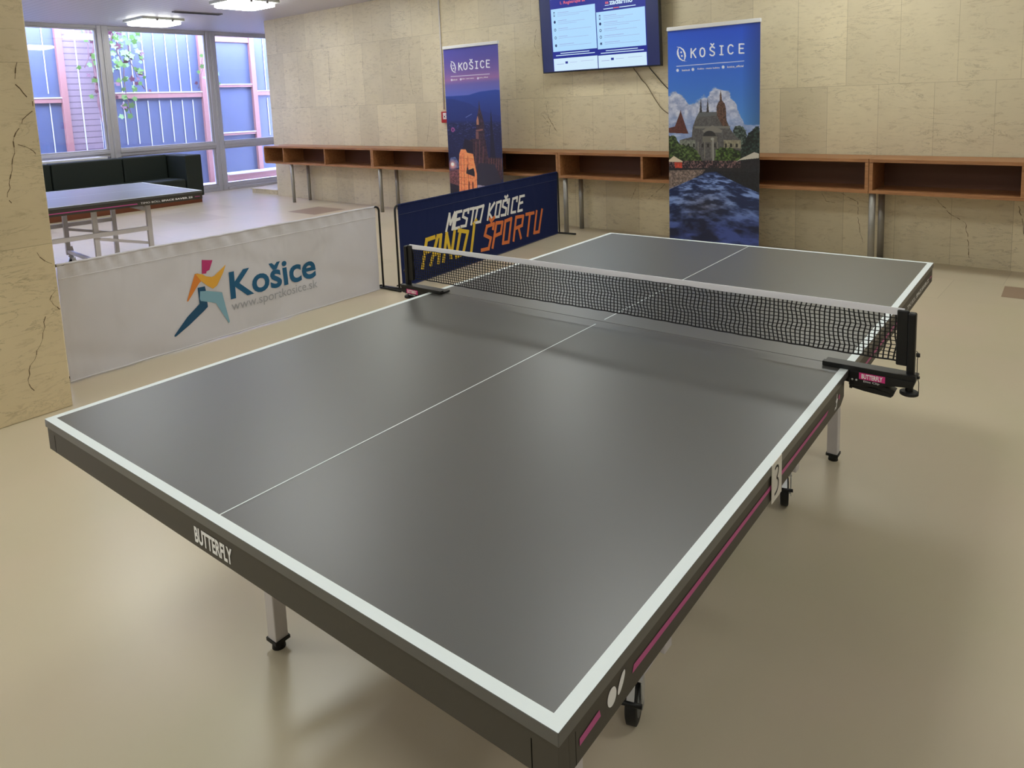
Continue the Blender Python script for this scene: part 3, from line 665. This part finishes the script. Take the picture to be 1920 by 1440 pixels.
for k, (a, c, z0, z1, w0, w1) in enumerate(pages):
    R_(a, c, z0, z1, EL, .0016); R_(a, c, w0, w1, EW, .0016)
    for j in range(5):
        zc = z1-.055-j*(z1-z0-.07)/4.6
        # icon
        ic = [(a+.045+.014*math.cos(h), zc+.016*math.sin(h)) for h in np.linspace(0, 6.28, 13)[:-1]]
        if (k, j) == (1, 4): ic = [(a+.045+(.02 if i % 2 else .009)*math.cos(h), zc+(.02 if i % 2 else .009)*math.sin(h)) for i, h in enumerate(np.linspace(0, 6.28, 11)[:-1])]
        if j == 0: ic = [(a+.034, zc-.024), (a+.052, zc-.024), (a+.052, zc+.024), (a+.034, zc+.024)]
        q.flat([tvp(x, z, .002) for x, z in ic], EK)
        if j == 0 or (j in (2, 3) and k == 1) or (j in (2, 3) and k == 0): q.flat([tvp(a+.044+(x-a-.044)*.62, zc+(z-zc)*.62, .0023) for x, z in ic], EL)
        wds = [(.15, .42), (.12, .36), (.13, .44), (.12, .4), (.2, .43)][(j+k) % 5]
        R_(a+.09, a+.09+wds[0]+.04*k, zc+.008, zc+.013, ET, .002); R_(a+.09, a+.09+wds[1], zc-.009, zc-.006, ET, .002)
        if j in (0, 1): R_(a+.09, a+.09+wds[1]*.7, zc-.026, zc-.023, ET, .002)
    R_(a+.10, c-.10, z0-.026, z0-.018, EW, .002); R_(a+.035, c-.03, z0-.048, z0-.040, EW, .002)
    xb = a+.02; R_(xb+.14, xb+.175, w0+.075, w0+.1, EB, .002); R_(xb+.02, xb+.12, w0+.072, w0+.077, ET, .002); R_(xb+.2, xb+.3, w0+.085, w0+.088, ET, .002); R_(xb+.35, xb+.52, w0+.09, w0+.093, ET, .002)
put_text(q, '1. Registrujte sa', EC, lambda x, z: tvp(x, z, .002), .30, .63, .726, .768, .01)
R_(.165, .255, .80, .84, EW, .002)
put_text(q, 'sa', EC, lambda x, z: tvp(x, z, .002), .885, .925, .676, .698, .02); R_(.88, .93, .658, .664, EW, .002)
put_text(q, 'zadarmo', EW, lambda x, z: tvp(x, z, .002), .935, 1.215, .660, .716, .03)
R_(.86, .98, .622, .630, EW, .002); R_(.985, 1.05, .622, .630, EC, .002); R_(1.055, 1.25, .622, .630, EW, .002)
q.build('screen', tv)
def cable(name, pts, r, m, label):
    P = [wpos(s, .012, z) for s, z in pts]; o = MB(); base = P[0]
    # smooth subdivision of the polyline
    for _ in range(2): P = [P[0]] + [x for a, c in zip(P[:-1], P[1:]) for x in ((a*.75+c*.25), (a*.25+c*.75))] + [P[-1]]
    o.tube([tuple(p) for p in P], r, m, 8); return tag(o.build(name), label, 'cable')
cable('power_cable', [(-2.57, 1.86), (-2.56, 1.78), (-2.50, 1.71), (-2.45, 1.64), (-2.40, 1.60), (-2.32, 1.47), (-2.27, 1.40), (-2.22, 1.335), (-2.11, 1.267), (-1.9, 1.2), (-1.7, 1.0), (-1.65, .912)], .0045, M['cable'], 'thin brown wavy cable hanging down the wall from the television')
cable('signal_cable', [(-2.40, 1.88), (-2.374, 1.78), (-2.28, 1.68), (-2.20, 1.59), (-2.105, 1.506), (-1.9, 1.38), (-1.6, 1.2), (-1.5, .912)], .005, M['cable_blk'], 'darker straight cable running from the television down behind the banner')

# conduit and fire alarm
q = MB(); P0 = wpos(-5.466, .011, 1.40); P1 = wpos(-5.466, .011, CEIL); q.tube([tuple(P0), tuple(P1)], .010, M['white_metal'], 8, sq=False)
tag(q.build('cable_conduit'), 'thin white conduit running from the ceiling down to the red alarm box', 'conduit')
al = thing('fire_alarm_box', 'small red fire alarm box on the wall beside the dusk banner', 'alarm', wpos(-5.49, 0, 1.225), WROT)
q = MB(); q.box(0, .15, -.05, -.001, 0, .15, M['red']); q.build('housing', al, .008)
q = MB(); q.box(.04, .10, -.053, -.05, .05, .13, M['white']); q.build('front_plate', al)
q = MB(); q.box(.04, .10, -.0545, -.053, .10, .106, M['red']); q.box(.055, .08, -.0545, -.053, .075, .09, M['ink']); q.box(.04, .10, -.0545, -.053, .062, .067, M['red']); q.build('marks', al)

# ================================================================ sofa
sf = thing('sofa', 'dark green leather sofa standing in front of the windows', 'sofa', (-11.1, 0, 0))
def sp(name, x0, x1, y0, y1, z0, z1, m, bev=.03):
    q = MB(); q.box(x0, x1, y0, y1, z0, z1, m); return q.build(name, sf, bev, 3)
sp('base', .04, .78, .25, 4.27, 0, .11, M['wood_base'], .004)
yc = [.32, 1.25, 2.26, 3.30, 4.02]
for a, c in zip(yc[:-1], yc[1:]):
    sp('backrest_cushion', .0, .22, a+.004, c-.004, .40, .81, M['leather'], .025)
    sp('seat_cushion', .18, .80, a+.004, c-.004, .26, .42, M['leather'], .035)
sp('seat_frame', .02, .78, .3, 4.02, .11, .26, M['leather'], .01)
sp('back_panel', -.04, .0, .25, 4.3, .11, .80, M['leather'], .01)
sp('armrest', 0.0, .80, 4.03, 4.31, .11, .80, M['leather'], .02)
sp('armrest', 0.0, .80, .02, .30, .11, .80, M['leather'], .02)

# ================================================================ table tennis tables
ZT = .76; HX, HY = .7625, 1.37
def caster(t, x, y, axd):
    c = Vector((x, y, .052)); ax = Vector((axd[0], axd[1], 0)).normalized()
    q = MB(); prof = [(.052, -.009), (.0505, .0), (.052, .009)]
    q.tube([tuple(c-ax*.014), tuple(c-ax*.011), tuple(c+ax*.011), tuple(c+ax*.014)], [.045, .052, .052, .045], M['rubber'], 32)
    w = q.build('wheel', t)
    q = MB(); q.disc(c, ax, .034, .0295, M['hub'], 24); q.disc(c, ax, .008, .046, M['chrome'], 12); q.build('hub', w)
    q = MB(); f = ax.cross(Vector((0, 0, 1)))
    for s in (-1, 1):
        o_ = c+ax*s*.02
        q.prism([o_+f*.012-Vector((0, 0, .012)), o_-f*.012-Vector((0, 0, .012)), o_-f*.024+Vector((0, 0, .062)), o_+f*.016+Vector((0, 0, .062))], ax*s*.003, M['chrome'])
    top = c+Vector((0, 0, .066)); q.prism([top-ax*.024-f*.026, top+ax*.024-f*.026, top+ax*.024+f*.018, top-ax*.024+f*.018], (0, 0, .005), M['chrome'])
    q.disc(top+Vector((0, 0, .012)), (0, 0, 1), .02, .014, M['chrome'], 20); q.disc(top+Vector((0, 0, .028)), (0, 0, 1), .012, .02, M['chrome'], 16)
    fk = q.build('caster_fork', t)
    q = MB(); b0 = c+f*.045+Vector((0, 0, .028)); q.tube([tuple(b0-ax*.028), tuple(b0+ax*.028)], .006, M['black'], 8); q.prism([b0-ax*.009, b0+ax*.009, b0+ax*.009+Vector((0, 0, .04))-f*.02, b0-ax*.009+Vector((0, 0, .04))-f*.02], (0, 0, .003), M['chrome']); q.build('brake_lever', fk)
def make_table(label, cat='table'):
    t = thing('table_tennis_table', label, cat, (0, 0, 0), 0)
    g = .0012
    for s in (-1, 1):
        y0, y1 = (-HY, -g) if s < 0 else (g, HY)
        q = MB(); q.box(-HX, HX, y0, y1, ZT-.02, ZT, M['table']); q.build('table_top', t, .0012, 1)
        q = MB(); z = ZT+.0004; ye = -HY if s < 0 else HY; yi = ye-s*.02
        def rc(x0, x1, a, c): q.flat([(x0, min(a, c), z), (x1, min(a, c), z), (x1, max(a, c), z), (x0, max(a, c), z)], M['line'])
        rc(-HX, HX, ye, yi); rc(-HX, -HX+.02, yi, s*.002); rc(HX-.02, HX, yi, s*.002); rc(-.0016, .0016, yi, s*(.035 if s < 0 else .02))
        q.build('boundary_lines', t)
        # frame rails under the top
        A = M['apron']; e = .003; zb = .683; zt = ZT-.0205
        q = MB(); yo = ye-s*e; q.box(-HX+e, HX-e, min(yo, yo-s*.022), max(yo, yo-s*.022), zb, zt, A)
        for sx in (-1, 1):
            for k in (0, 1): q.box(sx*(HX-e-.0405), sx*(HX-e-.039), min(yo, yo+s*.0004), max(yo, yo+s*.0004), zb, zt-.012, M['groove'])
            xo = sx*(HX-e); q.box(xo-.001 if sx > 0 else xo-.0003, xo+.0003 if sx > 0 else xo+.001, min(yo-s*.036, yo-s*.0375), max(yo-s*.036, yo-s*.0375), zb, zt-.01, M['groove'])
        q.build('end_rail', t, .0015, 1)
        for sx in (-1, 1):
            xo = sx*(HX-e); xi = sx*(HX-e-.022); yA = yo-s*.022; yB = s*.055
            q = MB(); q.prism([(xo, yA, zb), (xo, yA, zt), (xo, yB, zt), (xo, yB, zb+.014), (xo, yB+s*.03, zb)], (xi-xo, 0, 0), A)
            q.box(min(xo, xo+sx*.0004), max(xo, xo+sx*.0004), min(yA, yB), max(yA, yB), zt-.0025, zt, M['groove']); q.build('side_rail', t)
            # prints on the long sides
            xs = xo+sx*.0008
            F = lambda y, zz: (xs, y*sx, zz)      # reads from outside on both sides
            q = MB()
            if s*sx < 0:    # half whose text-free part carries the stripe from the corner
                q.flat([F(-1.323, .704), F(-1.273, .707), F(-1.276, .718), F(-1.323, .714)], M['pink'])
                q.flat([F(-1.2445+.0115*math.cos(a), .713+.013*math.sin(a)) for a in np.linspace(0, 6.283, 25)[:-1]], M['white'])
                ce, se = math.cos(.95), math.sin(.95)
                q.flat([F(-1.2195+.0155*math.cos(a)*ce-.006*math.sin(a)*se, .7165+.0155*math.cos(a)*se+.006*math.sin(a)*ce) for a in np.linspace(0, 6.283, 25)[:-1]], M['white'])
                q.flat([F(-1.19, .708), F(-.222, .708), F(-.205, .7165), F(-1.185, .7185)], M['pink'])
                fig = [(-.15, .692), (-.143, .700), (-.136, .698), (-.133, .706), (-.139, .712), (-.131, .718), (-.128, .728), (-.123, .728), (-.126, .716), (-.118, .714), (-.122, .708), (-.126, .703), (-.128, .696), (-.135, .692), (-.142, .694)]
                q.flat([F(a, c) for a, c in fig], M['white']); q.flat([F(-.105+.007*math.cos(a), .713+.007*math.sin(a)) for a in np.linspace(0, 6.283, 17)[:-1]], M['pink'])
            else:
                q.flat([F(.10, .7025), F(.79, .7025), F(.785, .711), F(.10, .711)], M['pink'])
                put_text(q, 'TIMO BOLL', M['white'], F, .815, .985, .700, .716, .0)
                put_text(q, 'SPACE SAVER 22', M['white'], F, .995, 1.275, .700, .716, .03)
                q.flat([F(1.295, .706), F(1.345, .706), F(1.343, .712), F(1.297, .712)], M['pink'])
            q.build('side_print', t)
        q = MB(); F = (lambda x, zz: (x*(-s)*1.0, ye-s*(e-.0008), zz)) if s > 0 else (lambda x, zz: (x, -HY+e-.0008, zz))
        put_text(q, 'BUTTERFLY', M['white'], F, -.066, .062, .6925, .7245, .035); q.build('end_print', t)
        # undercarriage of this half
        Wm = M['white_metal']
        for sx in (-1, 1):
            q = MB(); lx, ly = sx*.49, s*.962
            q.box(lx-.02, lx+.02, ly-.02, ly+.02, .028, .70, Wm); lg = q.build('leg', t, .003)
            q = MB(); q.box(lx-.023, lx+.023, ly-.023, ly+.023, .022, .032, M['rubber']); q.tube([(lx, ly, 0), (lx, ly, .024)], [.019, .016], M['rubber'], 16); q.build('foot', lg)
            px_, py_ = sx*.462, s*.515
            q = MB(); q.box(px_-.02, px_+.02, py_-.02, py_+.02, .15, .70, Wm); q.build('wheel_post', t, .003)
            q = MB(); q.box(px_+sx*.02, px_+sx*.045, min(s*.06, ly-s*.02), max(s*.06, ly-s*.02), .42, .46, Wm); q.build('side_strut', t)
            q = MB(); q.tube([(px_+sx*.01, py_+s*.02, .40), (lx-sx*.012, ly-s*.02, .30)], .018, Wm, 4, sq=True); q.build('brace', t)
            wx, wy = sx*.432, s*(.60 if s < 0 else .53)
            q = MB(); q.tube([(wx, wy, .128), (wx+sx*.012, wy-s*.012, .135), (px_-sx*.004, py_+s*.036, .165), (px_, py_+s*.026, .23)], [.014, .018, .018, .016], Wm, 4, sq=True); q.build('bracket', t, .003)
            caster(t, wx, wy, (.95, .3))
        q = MB(); q.box(-.46+.02, .46-.02, s*.515-.015, s*.515+.015, .17, .20, Wm); q.build('cross_bar', t)
        q = MB(); q.box(-.49+.02, .49-.02, s*.962-.015, s*.962+.015, .60, .63, Wm); q.build('cross_bar', t)
        q = MB(); q.box(-.51, .51, s*.515-.02, s*.515+.02, .70, .738, Wm); q.box(-.51, .51, s*.962-.02, s*.962+.02, .70, .738, Wm); q.build('support_beam', t)
    return t
T1 = make_table('dark grey table tennis table with net and number card, filling the foreground')
T2 = copy_tree(T1); T2['label'] = 'second table tennis table without a net, far left in front of the dark green sofa'
T2.location = (-6.18, .26, 0); T2.rotation_euler = (0, 0, math.radians(-5.7))
# number card
nc = thing('number_card', 'small white card with a handwritten 3 on the long side of the near table', 'card', (HX+.0002, -.6, .68))
q = MB(); q.box(0, .0012, -.028, .031, 0, .081, M['card']); q.build('card_sheet', nc)
q = MB(); P3 = [(-.011, .066), (-.002, .070), (.009, .066), (.011, .056), (.004, .047), (-.003, .044), (.006, .041), (.011, .031), (.008, .020), (-.002, .014), (-.013, .013)]
P = P3
for _ in range(2): P = [P[0]] + [x for a, c in zip(P[:-1], P[1:]) for x in (((a[0]*.75+c[0]*.25), (a[1]*.75+c[1]*.25)), ((a[0]*.25+c[0]*.75), (a[1]*.25+c[1]*.75)))] + [P[-1]]
w = .0024
for a, c in zip(P[:-1], P[1:]):
    d = math.dist(a, c) or 1; nx, nz = -(c[1]-a[1])/d*w, (c[0]-a[0])/d*w
    q.flat([(.0016, a[0]-nx, a[1]-nz), (.0016, c[0]-nx, c[1]-nz), (.0016, c[0]+nx, c[1]+nz), (.0016, a[0]+nx, a[1]+nz)], M['ink'])
q.build('numeral', nc)

# ================================================================ net
nt = thing('table_tennis_net', 'black mesh net with white top tape clamped across the near table', 'net', (0, 0, ZT))
NB, NTZ = .037, .158      # above the table surface
q = MB(); xs_ = np.arange(-.868, .869, .0122)
def wob(x, z): return .0022*math.sin(x*31+z*75)+.0018*math.sin(x*11-z*110), .004*math.sin(x*7+z*20)
for x in xs_:
    P = []
    for k in range(7):
        z = NB+(NTZ-NB)*k/6; dx, dy = wob(x, z); P.append((x+dx, dy, z))
    q.tube(P, .00185, M['net'], 4, False)
for k in range(13):
    z0 = NB+(NTZ-NB)*k/12.0; P = []
    for x in np.linspace(-.875, .875, 150):
        dx, dy = wob(x, z0); P.append((x, dy, z0+.0006*math.sin(x*90+k)))
    q.tube(P, .00225 if k == 0 else .0012, M['net'], 4, False)
q.build('net_mesh', nt)
q = MB(); xx = np.linspace(-.884, .884, 60)
for s in (-1, 1):
    vs = []; 
    for x in xx: dy = .004*math.sin(x*7+3)*.3; vs += [(x, dy+s*.0022, .1575), (x, dy+s*.003, .166), (x, dy+s*.0012, .1755)]
    q.add(vs, [(3*i+j, 3*i+3+j, 3*i+4+j, 3*i+1+j) for i in range(len(xx)-1) for j in (0, 1)], M['tape'], True)
vs = []
for x in xx: dy = .004*math.sin(x*7+3)*.3; vs += [(x, dy-.0012, .1755), (x, dy+.0012, .1755)]
q.add(vs, [(2*i, 2*i+2, 2*i+3, 2*i+1) for i in range(len(xx)-1)], M['tape'], True); q.build('top_tape', nt)
def clamp(sx):
    K = M['black']
    q = MB(); q.box(min(sx*.893, sx*.911), max(sx*.893, sx*.911), -.011, .011, .0, .168, K); pz = q.build('net_post', nt, .004)
    q = MB(); q.box(min(sx*.868, sx*.895), max(sx*.868, sx*.895), -.006, .006, .028, .172, K); q.build('net_sleeve', pz, .003)
    q = MB(); q.box(min(sx*.698, sx*.918), max(sx*.698, sx*.918), -.030, -.012, .001, .013, K); q.box(min(sx*.698, sx*.918), max(sx*.698, sx*.918), -.008, .024, .001, .007, K)
    q.box(min(sx*.698, sx*.918), max(sx*.698, sx*.918), -.012, -.008, .001, .005, K); arm = q.build('clamp_arm', nt, .001, 1)
    q = MB(); q.prism([(sx*.7645, -.030, .001), (sx*.918, -.030, .001), (sx*.912, -.030, -.018), (sx*.87, -.030, -.022), (sx*.80, -.030, -.038), (sx*.7645, -.030, -.040)], (0, .042, 0), K); bd = q.build('clamp_body', nt, .002, 1)
    for k_, pl in enumerate((((.80, -.022), (.84, -.026), (.873, -.037), (.869, -.043), (.80, -.034)), ((.768, -.034), (.80, -.0375), (.845, -.044), (.868, -.050), (.862, -.0565), (.80, -.0525), (.768, -.048)))):
        q = MB(); q.prism([(sx*a, -.024+.003*k_, c) for a, c in pl], (0, .03-.006*k_, 0), K); q.build('clip_lever', bd, .0008, 1)
    q = MB(); q.box(min(sx*.70, sx*.768), max(sx*.70, sx*.768), -.022, .012, -.034, -.0225, K); q.box(min(sx*.7645, sx*.772), max(sx*.7645, sx*.772), -.024, .006, -.05, -.022, K); q.build('clip_jaw', bd, .001, 1)
    q = MB(); q.tube([(sx*.900, 0, c) for c in (-.046, -.0445, -.038, -.0365, -.036, -.014)], [.019, .0215, .0215, .019, .009, .009], M['rubber'], 28); kb = q.build('adjusting_knob', nt); kb.data.polygons.foreach_set('use_smooth', [False]*len(kb.data.polygons))
    q = MB(); q.tube([(sx*.9135, -.003, .072), (sx*.9185, -.004, .066), (sx*.916, -.003, .05), (sx*.9165, -.003, .01), (sx*.921, -.002, -.01), (sx*.921, 0, -.04)], .0009, K, 6)
    q.disc((sx*.9175, -.003, .062), (0, 0, 1), .0045, .009, K, 12); q.disc((sx*.918, -.003, .004), (0, 0, 1), .005, .006, K, 12); q.build('tension_cord', nt)
    a, c = (.789, .850) if sx > 0 else (-.885, -.822)
    q = MB(); yf = -.0306; q.flat([(a, yf, -.018), (c, yf, -.018), (c, yf, -.0005), (a, yf, -.0005)], M['pinkbar'])
    put_text(q, 'BUTTERFLY', M['white'], lambda x, z: (x, yf-.0004, z), a+.006, c-.006, -.0155, -.003, .03)
    put_text(q, 'Elite Clip', M['white'], lambda x, z: (x, yf-.0004, z), a+.011, c-.013, -.026, -.0195, .0)
    q.build('maker_label', bd)
    q = MB()
    for x in (.773, .783): q.disc((sx*x, -.0305, -.022), (0, 1, 0), .0026, .0024, M['chrome'], 12)
    q.build('rivet', bd)
clamp(1); clamp(-1)

# ================================================================ barriers
def barrier(label, loc, rz, L, H, clothm, seamm, wave, ends):
    t = thing('court_barrier', label, 'barrier', loc, rz)
    q = MB(); nx, nz = 150, 26; vs = []
    for j in range(nz+1):
        z = .006+(H-.006)*j/nz
        for i in range(nx+1):
            x = L*i/nx; vs.append((x, wave(x, z), z))
    q.add(vs, [(j*(nx+1)+i, j*(nx+1)+i+1, (j+1)*(nx+1)+i+1, (j+1)*(nx+1)+i) for j in range(nz) for i in range(nx)], clothm, True)
    vs2 = [(v[0], v[1]+.0035, v[2]) for v in vs]
    q.add(vs2, [(j*(nx+1)+i, j*(nx+1)+i+1, (j+1)*(nx+1)+i+1, (j+1)*(nx+1)+i) for j in range(nz) for i in range(nx)], clothm, True)
    tube_top = [(L*i/60, wave(L*i/60, H)+.002, H-.004+.0) for i in range(61)]; q.tube(tube_top, .0075, clothm, 8)
    fb = q.build('fabric', t)
    q = MB(); Ls = [(L*i/80, wave(L*i/80, H-.085)-.0012, H-.085) for i in range(81)]; q.tube(Ls, .0018, seamm, 4)
    Ls = [(L*i/80, wave(L*i/80, .014)-.001, .012) for i in range(81)]; q.tube(Ls, .003, seamm, 4); q.build('hem', fb)
    for k, (xp, xe) in enumerate(ends):
        sgn = 1 if xp > L/2 else -1; r = .035
        P = [(xe, .006, H-.006)] + [(xp-sgn*r+sgn*r*math.sin(a), .006, H-.006-r+r*math.cos(a)) for a in (0, .4, .8, 1.2, 1.57)] + [(xp, .006, .02)]
        q = MB(); q.tube(P, .0085, M['black'], 10); q.build('frame_tube', t)
        q = MB(); q.tube([(xp, -.20 if xp > 0 or L > 2.4 else .0, .010), (xp, .20, .010)], .010, M['black'], 10); q.build('foot', t)
    q = MB(); q.tube([(ends[0][0], .03, .03), (ends[1][0], .03, .03)], .007, M['black'], 8); q.build('lower_tube', t)
    return t
wA = lambda x, z: .006*math.sin(x*8+z*5)*(.4+z) + .0065*math.sin(x*58+8*math.sin(x*2.3)+z*26)*min(1, max(0, z-.58)*11) + .006*max(0, math.sin(x*5.3-z*6+1))**6 + .005*max(0, math.sin(x*3.1+z*9))**8 + .0035*math.sin(x*17-z*6)*max(0, 1-z*2)
wB = lambda x, z: .004*math.sin(x*3.3+z*4) + .002*math.sin(x*12)*z
YA = -.465
BA = barrier('white fabric barrier with a running figure logo, behind the near table at left', (-3.205, YA, 0), math.pi/2, 2.31, .69, M['cloth_white'], M['seam_white'], wA, [(-.03, .04), (2.352, 2.29)])
BB = barrier('navy fabric barrier with white, yellow and orange slogan, behind the net', (-3.07, 1.97, 0), math.pi/2+math.atan2(.2, 2.52), 2.55, .695, M['cloth_navy'], M['seam_navy'], wB, [(-.035, .03), (2.585, 2.53)])
def dense(mb, maxe=.04):
    """split long edges so prints follow the cloth"""
    me = bpy.data.meshes.new('d'); me.from_pydata(mb.v, [], mb.f); me.polygons.foreach_set('material_index', mb.m)
    bm = bmesh.new(); bm.from_mesh(me); bmesh.ops.triangulate(bm, faces=bm.faces)
    for _ in range(3):
        es = [e for e in bm.edges if e.calc_length() > maxe]
        if not es: break
        bmesh.ops.subdivide_edges(bm, edges=es, cuts=1); bmesh.ops.triangulate(bm, faces=bm.faces)
    bm.verts.ensure_lookup_table(); bm.verts.index_update(); r = MB(); r.mats = mb.mats
    r.v = [tuple(v.co) for v in bm.verts]; r.f = [[v.index for v in f.verts] for f in bm.faces]; r.m = [f.material_index for f in bm.faces]; r.sm = [True]*len(r.f); bm.free(); return r
def finish(mb, wave, name, parent, lift=.003):
    r = dense(mb); r.v = [(x, wave(x, z)-lift-y, z) for x, y, z in r.v]; return r.build(name, parent)
dA = -YA
q = MB(); FA = lambda y, z, l=0: (y+dA, l, z)
q.flat([FA(y, z) for y, z in ((.370, .548), (.440, .533), (.412, .474), (.392, .468), (.389, .455), (.360, .459))], M['berry'])
q.flat([FA(y, z, .0004) for y, z in ((.314, .467), (.330, .468), (.365, .452), (.350, .412), (.335, .40), (.252, .302), (.244, .304), (.285, .40))], M['orange'])
q.flat([FA(y, z, .0008) for y, z in ((.318, .468), (.362, .456), (.385, .437), (.422, .425), (.440, .428), (.526, .487), (.505, .44), (.455, .36), (.425, .345), (.39, .372), (.345, .418))], M['amber'])
q.flat([FA(y, z, .0004) for y, z in ((.323, .374), (.372, .374), (.375, .352), (.380, .235), (.352, .215), (.243, .15), (.147, .100), (.139, .104), (.141, .112), (.235, .205), (.325, .268))], M['petrol_dk'])
q.flat([FA(y, z, .0008) for y, z in ((.337, .348), (.385, .340), (.485, .306), (.520, .098), (.513, .088), (.505, .105), (.437, .245), (.395, .262), (.335, .285), (.330, .30))], M['aqua'])
finish(q, wA, 'running_figure', BA)
q = MB(); put_text(q, 'Košice', M['petrol'], lambda x, z: (x, 0, z), .542+dA, 1.242+dA, .242, .43, .022); finish(q, wA, 'city_name', BA)
q = MB(); put_text(q, 'www.sportkosice.sk', M['grey_txt'], lambda x, z: (x, 0, z), .542+dA, 1.242+dA, .146, .228, .0); finish(q, wA, 'web_address', BA)

# angular slogan letters: (x0, x1, z0, z1) boxes with strokes, slanted to the right
AG = {'M': [[(0, 0), (.06, 1), (.5, .35), (.94, 1), (1, 0)]], 'E': [[(1, 1), (.05, 1), (0, 0), (.92, 0)], [(.03, .52), (.8, .55)]], 'S': [[(1, .8), (.98, 1), (.12, .97), (.05, .62), (.92, .42), (.88, .0), (0, .03)]],
      'T': [[(0, 1), (1, .97)], [(.5, 1), (.46, 0)]], 'O': [[(.05, .97), (0, .03), (.9, 0), (1, 1), (.05, .97)]], 'K': [[(.05, 1), (0, 0)], [(1, 1), (.05, .45), (.95, 0)]],
      'I': [[(.5, 1), (.5, 0)]], 'C': [[(1, .74), (1, 1), (.08, .96), (0, .03), (.92, 0)]], 'F': [[(1, 1), (.1, .98), (0, 0)], [(.07, .52), (.75, .55)]],
      'A': [[(0, 0), (.3, 1), (.72, 1), (1, 0)], [(.14, .36), (.86, .36)]], 'N': [[(0, 0), (.12, 1), (.85, .04), (1, 1)]], 'D': [[(.18, 1), (.1, 0), (.8, .04), (1, .85), (.0, 1)]],
      'P': [[(0, 0), (.1, 1), (1, .96), (.95, .5), (.06, .46)]], 'R': [[(0, 0), (.1, 1), (1, .96), (.94, .55), (.08, .5)], [(.5, .52), (.92, 0)]], 'U': [[(.05, 1), (0, .02), (.85, 0), (1, 1)]]}
def angular(mb, ch, xb, xt, w, z0, z1, th, m, mark=None):
    """xb, xt: left x at the bottom and at the top; w: width"""
    def F(a, c): return (xb+(xt-xb)*c+w*a, z0+(z1-z0)*c)
    n = [0]
    def stroke(P):
        for i, (a, c) in enumerate(zip(P[:-1], P[1:])):
            d = math.dist(a, c) or 1; ux, uz = (c[0]-a[0])/d*th*.42, (c[1]-a[1])/d*th*.42; nx, nz = -(c[1]-a[1])/d*th/2, (c[0]-a[0])/d*th/2
            n[0] += 1; l = .00006*n[0]; A_ = (a[0]-ux, a[1]-uz); C_ = (c[0]+ux, c[1]+uz)
            mb.flat([(A_[0]-nx, l, A_[1]-nz), (C_[0]-nx, l, C_[1]-nz), (C_[0]+nx, l, C_[1]+nz), (A_[0]+nx, l, A_[1]+nz)], m)
    for st in AG[ch]: stroke([F(a, c) for a, c in st])
    if mark == 'v': stroke([F(.35, 1.26), F(.58, 1.14), F(.9, 1.27)])
    if mark == '/': stroke([F(.35, 1.10), F(.9, 1.22)])
q = MB(); W_ = M['white']; th = .026
for ch, xb, xt, w, mk in (('M', .590, .640, .085, None), ('E', .702, .742, .075, None), ('S', .800, .846, .078, None), ('T', .905, .950, .100, None), ('O', 1.005, 1.062, .100, None),
                          ('K', 1.215, 1.262, .080, None), ('O', 1.335, 1.380, .078, None), ('S', 1.448, 1.490, .085, 'v'), ('I', 1.530, 1.570, .07, None), ('C', 1.628, 1.668, .085, None), ('E', 1.755, 1.798, .082, None)):
    angular(q, ch, xb, xt, w, .378, .520, th, W_, mk)
for ch, xb, xt, w, mk in (('F', .256, .315, .110, None), ('A', .362, .440, .105, None), ('N', .535, .580, .125, None), ('D', .700, .765, .14, None), ('I', .905, .965, .06, '/')):
    angular(q, ch, xb, xt, w, .122, .352, .036, M['yellow'], mk)
for ch, xb, xt, w, mk in (('S', 1.095, 1.185, .130, 'v'), ('P', 1.275, 1.345, .12, None), ('O', 1.450, 1.510, .115, None), ('R', 1.645, 1.70, .15, None), ('T', 1.845, 1.905, .15, None), ('U', 2.045, 2.105, .115, None)):
    angular(q, ch, xb, xt, w, .100, .322, .034, M['tangerine'], mk)
finish(q, wB, 'slogan', BB)
